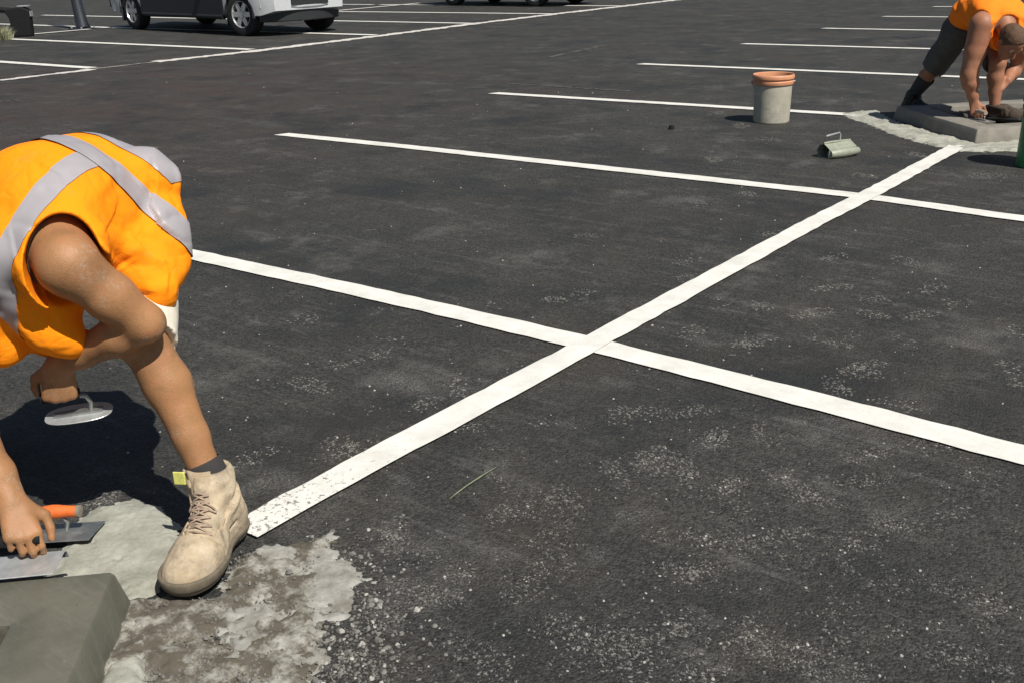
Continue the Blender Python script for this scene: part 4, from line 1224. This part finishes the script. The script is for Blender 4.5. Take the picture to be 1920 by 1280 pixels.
def trowel(o, x, z, length, wid, blade, handle, label, hl=.12, hx=0.0, cap=None, oval=False, cat='trowel'):
    """finishing trowel: thin blade along x, post, handle lying above the blade along x"""
    root = empty('trowel', o); root.rotation_euler = Matrix(frame((0, 0, 0), x, z)[1].tolist()).to_euler()
    b = MB()
    if oval:
        pts = []
        for k in range(40):
            A = 2 * math.pi * k / 40
            pts.append((length / 2 * math.copysign(abs(math.cos(A)) ** .75, math.cos(A)), wid / 2 * math.copysign(abs(math.sin(A)) ** .75, math.sin(A)), 0))
        b.prism(pts, (0, 0, .0025))
    else:
        b.box((0, 0, .0012), (length / 2, wid / 2, .0012))
    b.build('blade', blade, root, bevel=.0006, seg=1)
    s = MB()
    s.box((0, 0, .005), (length * .36, .011, .0028))
    s.tube([(length * .18, 0, .006), (length * .21, 0, .028), (length * .16, 0, .047), (hx + hl * .35, 0, .052)], .0055, 8)
    s.build('shank', M['steel_dull'], root, True)
    h = MB()
    us = np.linspace(-1, 1, 11)
    h.tube([(hx + u * hl / 2, 0, .055 + .003 * (1 - u * u)) for u in us], [.0165 * (1 - .16 * abs(u) ** 3) + .0015 * math.cos(u * 5) for u in us], 16)
    ho = h.build('handle', handle, root, True)
    if cap:
        c = MB(); c.tube([(hx + hl / 2 - .002, 0, .055), (hx + hl / 2 + .005, 0, .055), (hx + hl / 2 + .007, 0, .055)], [.0158, .0155, .012], 16)
        c.build('end_cap', cap, ho, True)
    tag(root, label, cat)
    return root
# plate trowel in the raised left hand
hl = g1['wrL'] + nrm(g1['d_handL']) * .085
bx = nrm(V(.62, .78, .03)); fist = g1['wrL'] + nrm(g1['d_handL']) * .088 - nrm(g1['d_backL']) * .026
trowel(fist + bx * .030 - V(0, 0, .055), bx, V(.12, -.10, 1), .155, .085, M['steel'], M['black'],
       'pale oval steel trowel held in the raised left hand of the crouching man', oval=True, hl=.085, hx=-.030)
# float with the orange handle lying on the mortar
c_ = G(120, 1000, .030)
xd = nrm(G(178, 972, .03) - G(112, 1048, .03)); 
tf = trowel(c_ - V(.035, .0, .004) - RT * .018 - V(0, 0, .008), V(.80, .60, .05), V(-.08, .05, 1), .24, .105, M['steel_dull'], M['orange_plastic'],
       'steel float with an orange handle lying on the fresh mortar', hl=.125, hx=.02, cap=M['grey_cap'])
# edging tool on the dark kerb, under the right hand
root = empty('edging_tool', G(45, 1062, .105)); 
xk = nrm(V(-.70, -.71, 0))
root.rotation_euler = (0, 0, math.atan2(xk[1], xk[0]))
b = MB(); b.box((0.03, 0, .0035), (.105, .048, .0016)); b.build('plate', M['steel'], root, bevel=.001, seg=1)
b = MB(); b.prism([(.135, -.048, .003), (.135, -.060, -.004), (.135, -.066, -.022), (.135, -.063, -.022), (.135, -.057, -.004), (.135, -.046, .001)], (-.21, 0, 0))
b.build('lip', M['steel'], root, True)
b = MB(); b.tube([(.085, -.03, .004), (.092, -.03, .03), (.075, -.03, .045), (.03, -.03, .047)], .005, 8); b.build('shank', M['steel_dull'], root, True)
b = MB(); b.tube([(.06, -.03, .048), (.04, -.03, .051), (0, -.03, .052), (-.035, -.03, .049)], [.011, .0145, .015, .011], 14); b.build('handle', M['black'], root, True)
tag(root, 'shiny steel edging tool resting on the corner of the dark wet kerb', 'edging tool')
# steel trowel under the far man's hand
trowel(at(1838, 226, 7.36), (.75, -.66, .02), (0, 0, 1), .22, .09, M['steel_dull'], M['lace'], 'small trowel under the hand of the lunging man on the beige kerb', hl=.11)

# cream bucket with an orange rim
def bucket(c, r0, r1, h, m_body, m_rim, label, name='bucket', lip=True, handle_az=2.2):
    root = empty(name, c); tag(root, label, 'bucket')
    b = MB()
    pr = [(0.001, .004), (r0 * .93, .004), (r0 * .97, .0), (r0, .006)]
    pr += [(r0 + (r1 - r0) * u, h * u) for u in np.linspace(.03, .80, 8)]
    pr += [(r1 - .002, h * .80 + .002)]
    b.lathe(pr, 64)
    ins = [(r1 - .004, h * .80 + .002)] + [(r0 - .004 + (r1 - r0) * u, h * u + .006) for u in np.linspace(.79, .02, 6)] + [(.001, .01)]
    b.lathe(ins, 64)
    b.build('body', m_body, root, True)
    t = MB()
    k = r1
    t.lathe([(k - .004, h * .79), (k + .006, h * .795), (k + .009, h * .815), (k + .009, h * .86), (k + .003, h * .875), (k + .003, h * .90), (k + .012, h * .915), (k + .013, h * .955),
             (k + .011, h * .985), (k + .007, h), (k + .002, h * .99), (k - .001, h * .94), (k - .004, h * .79)], 64)
    t.build('rim', m_rim, root, True)
    w_ = MB(); A = handle_az
    d = V(math.cos(A), math.sin(A), 0); e = V(-d[1], d[0], 0)
    pts = [d * (k + .012) * math.cos(q) + e * (k + .016) * math.sin(q) * .96 + V(0, 0, h * .84 - .10 * math.sin(q)) for q in np.linspace(0, math.pi, 15)]
    w_.tube(pts, .0026, 6)
    for sg in (1, -1): w_.tube([d * sg * (k + .006) + V(0, 0, h * .84), d * sg * (k + .018) + V(0, 0, h * .84)], .009, 10)
    w_.build('bail_handle', M['steel_dull'], root, True)
    return root
bucket(G(1444, 231) + V(-.02, .06, 0), .137, .147, .365, M['bucket'], M['bucket_rim'], 'cream plastic bucket with an orange rim standing on the asphalt', handle_az=.5)
bucket(G(1957, 312), .158, .150, .42, M['green'], M['green'], 'green plastic bucket at the right edge beside the beige kerb', handle_az=1.0)

# folded tin tool: sheet metal box with a wire handle
p0 = V(-.63, 3.66, 0); xr = nrm(V(.42, .91, 0)); yr = V(-xr[1], xr[0], 0)
root = empty('tin_scoop', p0); root.rotation_euler = (0, 0, math.atan2(xr[1], xr[0]))
Ls = .23
prof = [(-.050, .0), (.050, .0), (.064, .040), (.040, .080), (.0, .092), (-.055, .062)]
b = MB()
outer = [(0, y, z) for y, z in prof]; inner = [(0, y * .93, .004 + z * .93) for y, z in prof]
n = len(prof)
vv = outer + [(Ls, y, z) for _, y, z in outer] + inner + [(Ls - .01, y, z) for _, y, z in inner]
ff = []
for i in range(n):
    j = (i + 1) % n
    ff += [(i, j, n + j, n + i), (2 * n + j, 2 * n + i, 3 * n + i, 3 * n + j), (j, i, 2 * n + i, 2 * n + j)]
ff += [tuple(n + i for i in range(n)), tuple(3 * n + i for i in reversed(range(n)))]
b.add(vv, ff); b.build('box', M['tin'], root, bevel=.004, seg=2)
b = MB(); b.tube([(.0, .002, .094), (.06, -.002, .098), (.13, .002, .096), (Ls, .006, .092)], .007, 8); b.tube([(.008, -.052, .030), (.07, -.060, .031), (.15, -.062, .031), (Ls + .012, -.054, .030)], [.026, .031, .031, .024], 16)
b.build('rolled_edge', M['tin'], root, True)
b = MB(); b.tube([(.135, 0, .092), (.137, .002, .140), (.130, .003, .150), (.03, .005, .140), (.02, .005, .136)], .0055, 8); b.build('wire_handle', M['steel'], root, True)
tag(root, 'small grey green tin scoop with a wire handle lying open end to the left', 'tin scoop')
# dark plastic cap on the lot
b = MB(); q = G(1259, 243)
b.lathe([(.001, .030), (.018, .030), (.021, .026), (.022, 0), (.019, 0), (.018, .024), (.001, .026)], 20, q); 
tag(b.build('plastic_cap', M['black'], None, True), 'tiny black plastic cap lying left of the cream bucket', 'cap')

# ------------------------------------------------------------------ far left: pole, barrier, tuft
pb = G(156, 55)
root = empty('sign_pole', pb); tag(root, 'dark leaning steel pole on a base plate where the far bay lines meet', 'pole')
b = MB(); b.tube([(0, 0, .02), (-.10, .02, .45), (-.23, .04, 1.2), (-.45, .08, 2.6)], [.135, .115, .10, .085], 20); b.build('pole', M['post'], root, True)
b = MB(); b.box((0, 0, .012), (.24, .20, .012)); 
b.build('base_plate', M['post'], root, bevel=.006)
for sx in (-1, 1):
    for sy in (-1, 1):
        MB().tube([(sx * .19, sy * .15, .02), (sx * .19, sy * .15, .05)], .022, 8).build('bolt', M['steel'], root, True)
for A in (0.4, 2.5, 4.6):
    MB().prism([(math.cos(A) * .10, math.sin(A) * .10, .022), (math.cos(A) * .21, math.sin(A) * .18, .022), (math.cos(A) * .10, math.sin(A) * .10, .22)], (-math.sin(A) * .014, math.cos(A) * .014, 0)).build('gusset', M['post'], root)
bb = G(46, 69)
root = empty('trolley_rail', bb); tag(root, 'low black rail ending in a thick dark upright at the left edge', 'barrier')
xr = nrm(V(-.72, -.69, 0)); ang = math.atan2(xr[1], xr[0]); root.rotation_euler = (0, 0, ang)
MB().tube([(.16, 0, .50), (.8, 0, .56), (1.8, 0, .57), (3.0, 0, .57), (3.12, 0, .50), (3.14, 0, 0)], .055, 14).build('rail', M['black'], root, True)
MB().prism([(-.17, -.12, 0), (.19, -.12, 0), (.20, -.12, .36), (.30, -.12, .53), (-.06, -.12, .57), (-.20, -.12, .50)], (0, .24, 0)).build('upright', M['black'], root, bevel=.03, seg=3)
MB().box((-.09, 0, .575), (.10, .10, .010)).build('cap_plate', M['steel'], root, bevel=.004)
MB().prism([(-.215, -.08, .38), (-.215, .08, .38), (-.215, .08, .48), (-.215, -.08, .48)], (.012, 0, 0)).build('reflector', M['steel'], root)
v, f = [], []
rg = random.Random(3); tc = G(2, 76)
for _ in range(420):
    a = rg.uniform(0, 6.28); r_ = abs(rg.gauss(0, .10)); x, y = tc[0] + math.cos(a) * r_, tc[1] + math.sin(a) * r_
    hgt = rg.uniform(.10, .32) * (1 - r_ * 1.6); hgt = max(hgt, .05); dx, dy = math.cos(a) * rg.uniform(.03, .22), math.sin(a) * rg.uniform(.03, .22)
    q = rg.uniform(0, 3.14); wx, wy = math.cos(q) * .007, math.sin(q) * .007
    n = len(v)
    v += [(x - wx, y - wy, 0), (x + wx, y + wy, 0), (x + dx * .5 + wx * .7, y + dy * .5 + wy * .7, hgt * .7), (x + dx * .5 - wx * .7, y + dy * .5 - wy * .7, hgt * .7), (x + dx, y + dy, hgt)]
    f += [(n, n + 1, n + 2, n + 3), (n + 3, n + 2, n + 4)]
tag(mesh_obj('grass_tuft', v, f, M['dry_grass']), 'pale dry grass tuft at the left edge by the black rail', 'grass tuft')
# weeds growing inside the near kerb
def weed(c, n_, h_, label, seed):
    rg = random.Random(seed); v, f = [], []
    for _ in range(n_):
        a = rg.uniform(0, 6.28); L = h_ * rg.uniform(.5, 1); w_ = L * .16
        pr = None
        for i in range(5):
            u = i / 4; r_ = L * u * .75; z = L * (.9 * u - .45 * u * u)
            ww = w_ * math.sin(math.pi * min(1, u * .9 + .1)) + .0008
            x, y = c[0] + math.cos(a) * r_, c[1] + math.sin(a) * r_
            k = len(v); v += [(x - math.sin(a) * ww, y + math.cos(a) * ww, c[2] + z), (x + math.sin(a) * ww, y - math.cos(a) * ww, c[2] + z)]
            if pr is not None: f.append((pr, pr + 1, k + 1, k))
            pr = k
    tag(mesh_obj('weed', v, f, M['weed'], None, True), label, 'weed')
weed(G(6, 1245, .05), 16, .05, 'small green weed in the soil inside the dark wet kerb', 5)

# ------------------------------------------------------------------ parked vehicles
def vehicle(o, rz, wb, paint, label, kind, width=1.86, tyre_r=.375, sill=.36, plate=False):
    """x forward, front axle at x=0; lofted hull with wheel arches, cabin, glass, lamps, bumpers, wheels"""
    root = empty('parked_car', o, rz); tag(root, label, 'car')
    hw = width / 2; fo = .88; ro = 1.0
    xs = list(np.linspace(-wb - ro, fo, 90))
    def upper(x):                                  # bonnet, belt line
        if x > .55: return 1.02 - (x - .55) ** 2 * .9
        if x > -.75: return 1.12 - (x + .75) * .075
        return 1.14
    def lower(x):
        z = sill
        for ax in (0, -wb):
            d = abs(x - ax); Rr = tyre_r + .075
            if d < Rr: z = max(z, tyre_r + math.sqrt(Rr * Rr - d * d))
        if x > fo - .25: z = max(z, sill + (x - fo + .25) * .3)
        return z
    def half(x, z):
        w_ = hw
        if x > .35: w_ -= ((x - .35) / (fo - .35)) ** 2.2 * .20
        if x < -wb - .5: w_ -= ((-wb - .5 - x) / .5) ** 2 * .07
        return w_ - .05 * max(0, (z - .75)) / .4 - .03 * max(0, (.55 - z)) / .3
    v, f = [], []
    ring = 12
    for x in xs:
        zl, zu = lower(x), upper(x)
        zs = [zl, zl + (zu - zl) * .25, zl + (zu - zl) * .55, zl + (zu - zl) * .85, zu - .02, zu]
        rr = [(-half(x, z) + (.0 if i < 4 else (.02 if i == 4 else .09)), z) for i, z in enumerate(zs)]
        for y, z in rr: v.append((x, y, z))
        for y, z in reversed(rr): v.append((x, -y, z))
    n = len(xs)
    for i in range(n - 1):
        for k in range(ring):
            k2 = (k + 1) % ring
            f.append((i * ring + k, i * ring + k2, (i + 1) * ring + k2, (i + 1) * ring + k))
    f += [tuple(range(ring)), tuple((n - 1) * ring + k for k in reversed(range(ring)))]
    MB().add(v, f).build('body', paint, root, True)
    # cabin with glass
    cz = 1.12; rf = 1.76 if kind == 'ute' else 1.50
    c0, c1, c2_, c3 = -.70, -1.45, (-wb + .25 if kind == 'ute' else -wb - .25), (-wb + .02 if kind == 'ute' else -wb - .75)
    def cab(k, z0, z1, mm, nm, parent=root):
        y0, y1 = hw - .10 - k, hw - .26 - k
        P = [(c0 + k, y0, z0), (c1 - .0 + k * .5, y1, z1), (c2_ - k * .5, y1, z1), (c3 - k, y0, z0)]
        Q = [(x, -y, z) for x, y, z in P]
        return MB().add(P + Q, [(0, 1, 2, 3), (7, 6, 5, 4), (0, 4, 5, 1), (1, 5, 6, 2), (2, 6, 7, 3), (3, 7, 4, 0)]).build(nm, mm, parent, bevel=.03, seg=3)
    cab(0, cz - .02, rf, paint, 'cabin')
    for sg in (1, -1):
        span = [(c0 - .30, c1 - .08, c1 - .75, c1 - .75), (c1 - .83, c1 - .83, c2_ + .08, c3 + .28)]
        for (a, b_, c, d) in span:
            yb, yt = sg * (hw - .108), sg * (hw - .243)
            MB().prism([(a, yb, cz + .05), (b_, yt, rf - .09), (c, yt, rf - .09), (d, yb, cz + .05)], (0, sg * .012, 0)).build('side_window', M['glass'], root)
        MB().box((c0 - .22, sg * (hw + .07), 1.22), (.05, .10, .08)).build('mirror', M['trim'], root, bevel=.03)
        # sill step and door handles
        MB().tube([(-.55, sg * (hw - .03), sill - .03), (-wb + .55, sg * (hw - .03), sill - .03)], .05, 10).build('side_step', M['trim'], root, True)
        for hx in (c1 - .35, c1 - 1.15):
            MB().box((hx, sg * (hw - .005), .98), (.10, .018, .016)).build('door_handle', M['trim'], root, bevel=.008)
        # black sills, carried up the side to paint its shade dark; arch flares
        MB().box((-wb / 2, sg * (hw - .022), sill + .15), (wb / 2 - tyre_r - .12, .03, .165)).build('sill_shade_panel', M['trim'], root, bevel=.02)
        for ax in (0, -wb):
            arc = [(ax + math.cos(q) * (tyre_r + .085), sg * (hw - .035), tyre_r + math.sin(q) * (tyre_r + .085)) for q in np.linspace(-.12, math.pi + .12, 20)]
            MB().tube(arc, .034, 8).build('arch_flare', M['trim'] if kind == 'ute' else paint, root, True)
            MB().box((ax - tyre_r - .06, sg * (hw - .14), .30), (.012, .12, .13)).build('mud_flap', M['trim'], root)
        MB().prism([(fo - .33, sg * (hw - .06), .76), (fo - .04, sg * (hw - .30), .76), (fo - .06, sg * (hw - .30), .92), (fo - .36, sg * (hw - .06), .95)], (.04, 0, 0)).build('headlight', M['lamp'], root, bevel=.015)
        MB().lathe([(.001, .02), (.05, .018), (.06, 0)], 16, (fo - .045, sg * (hw - .34), .50), 'x').build('fog_lamp', M['lamp'], root, True)
    ws = MB().prism([(c0 + .005, -(hw - .20), cz + .05), (c0 + .005, hw - .20, cz + .05), (c1 + .10, hw - .32, rf - .07), (c1 + .10, -(hw - .32), rf - .07)], (.02, 0, .012)); ws.build('windscreen', M['glass'], root)
    # bumper, skid plate, grille
    def bump(z0, z1, grow, mm, nm, y_in=0.0):
        P = []
        for y in np.linspace(-1, 1, 15):
            P.append((fo + grow - abs(y) ** 3 * .26, y * (hw - .05 - y_in)))
        poly = [(x, y, z0) for x, y in P] + [(x - .10, y * .98, z0) for x, y in reversed(P)]
        MB().prism(poly, (0, 0, z1 - z0)).build(nm, mm, root, bevel=.02)
    bump(.47, .72, .03, paint, 'bumper'); bump(.24, .462, -.03, M['trim'], 'bumper_valance', .05)
    MB().box((fo + .02, 0, .60), (.02, hw * .42, .085)).build('lower_intake', M['trim'], root, bevel=.01)
    g_ = MB().box((fo - .02, 0, .86), (.025, hw * .52, .105)); gr = g_.build('grille', M['trim'], root, bevel=.01)
    for z in (.80, .86, .92): MB().box((fo + .008, 0, z), (.008, hw * .50, .012)).build('grille_bar', M['silver'], gr)
    if plate: MB().box((fo + .045, 0, .50), (.006, .19, .06)).build('number_plate', M['plate'], root, bevel=.003)
    # underbody
    MB().box((-wb / 2, 0, .42), (wb / 2 + .6, hw * .55, .10)).build('underbody', M['trim'], root)
    MB().box((-wb - ro - .02, 0, .52), (.06, hw - .08, .10)).build('rear_bumper', M['trim'], root, bevel=.02)
    for ax in (0, -wb):
        for sg in (1, -1):
            wr_ = empty('wheel', (ax, sg * (hw - .15), tyre_r)); wr_.parent = root; wr_.rotation_euler = (0, 0, R(12) if ax == 0 else 0)
            t = tyre_r; tw = .125
            MB().lathe([(t * .62, -tw), (t * .80, -tw * 1.02), (t * .95, -tw * .92), (t, -tw * .72), (t, tw * .72), (t * .95, tw * .92), (t * .80, tw * 1.02), (t * .62, tw)], 44, (0, 0, 0), 'y').build('tyre', M['tyre'], wr_, True)
            rm = MB()
            rm.lathe([(t * .635, tw * sg), (t * .60, tw * .98 * sg), (t * .575, tw * .75 * sg), (t * .56, -tw * .3 * sg)], 44, (0, 0, 0), 'y')
            for k in range(6):
                A = k * math.pi / 3
                d = V(math.cos(A), 0, math.sin(A)); e = V(-math.sin(A), 0, math.cos(A))
                yo = tw * .86 * sg; yi = tw * .62 * sg
                P = [d * t * .10 + e * .052, d * t * .56 + e * .040, d * t * .56 - e * .040, d * t * .10 - e * .052]
                rm.prism([p + V(0, yi, 0) for p in P], (0, yo - yi, 0))
            rm.tube([(0, tw * .5 * sg, 0), (0, tw * .92 * sg, 0)], .06, 16)
            rm.build('rim', M['rim'], wr_, True)
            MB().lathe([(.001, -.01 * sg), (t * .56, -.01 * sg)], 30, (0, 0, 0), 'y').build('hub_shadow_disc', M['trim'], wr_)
    return root
h1 = G(460, 27, .375); h2 = G(256, 20, .375)
dv = (h1 - h2)[:2]; rz1 = math.atan2(dv[1], dv[0])
ln = V(-math.sin(rz1), math.cos(rz1), 0)
vehicle((h1 + ln * .79) * V(1, 1, 0), rz1, float(np.linalg.norm(dv)), M['silver'], 'silver pickup truck parked in the far row with its front wheels turned', 'ute')
q = G(1008, 13)
vehicle((q + V(0, .79, 0)) * V(1, 1, 0), R(-4), 2.75, M['dark_paint'], 'dark green car parked nose out at the top edge behind the silver truck', 'wagon', width=1.78, tyre_r=.33, sill=.27, plate=True)
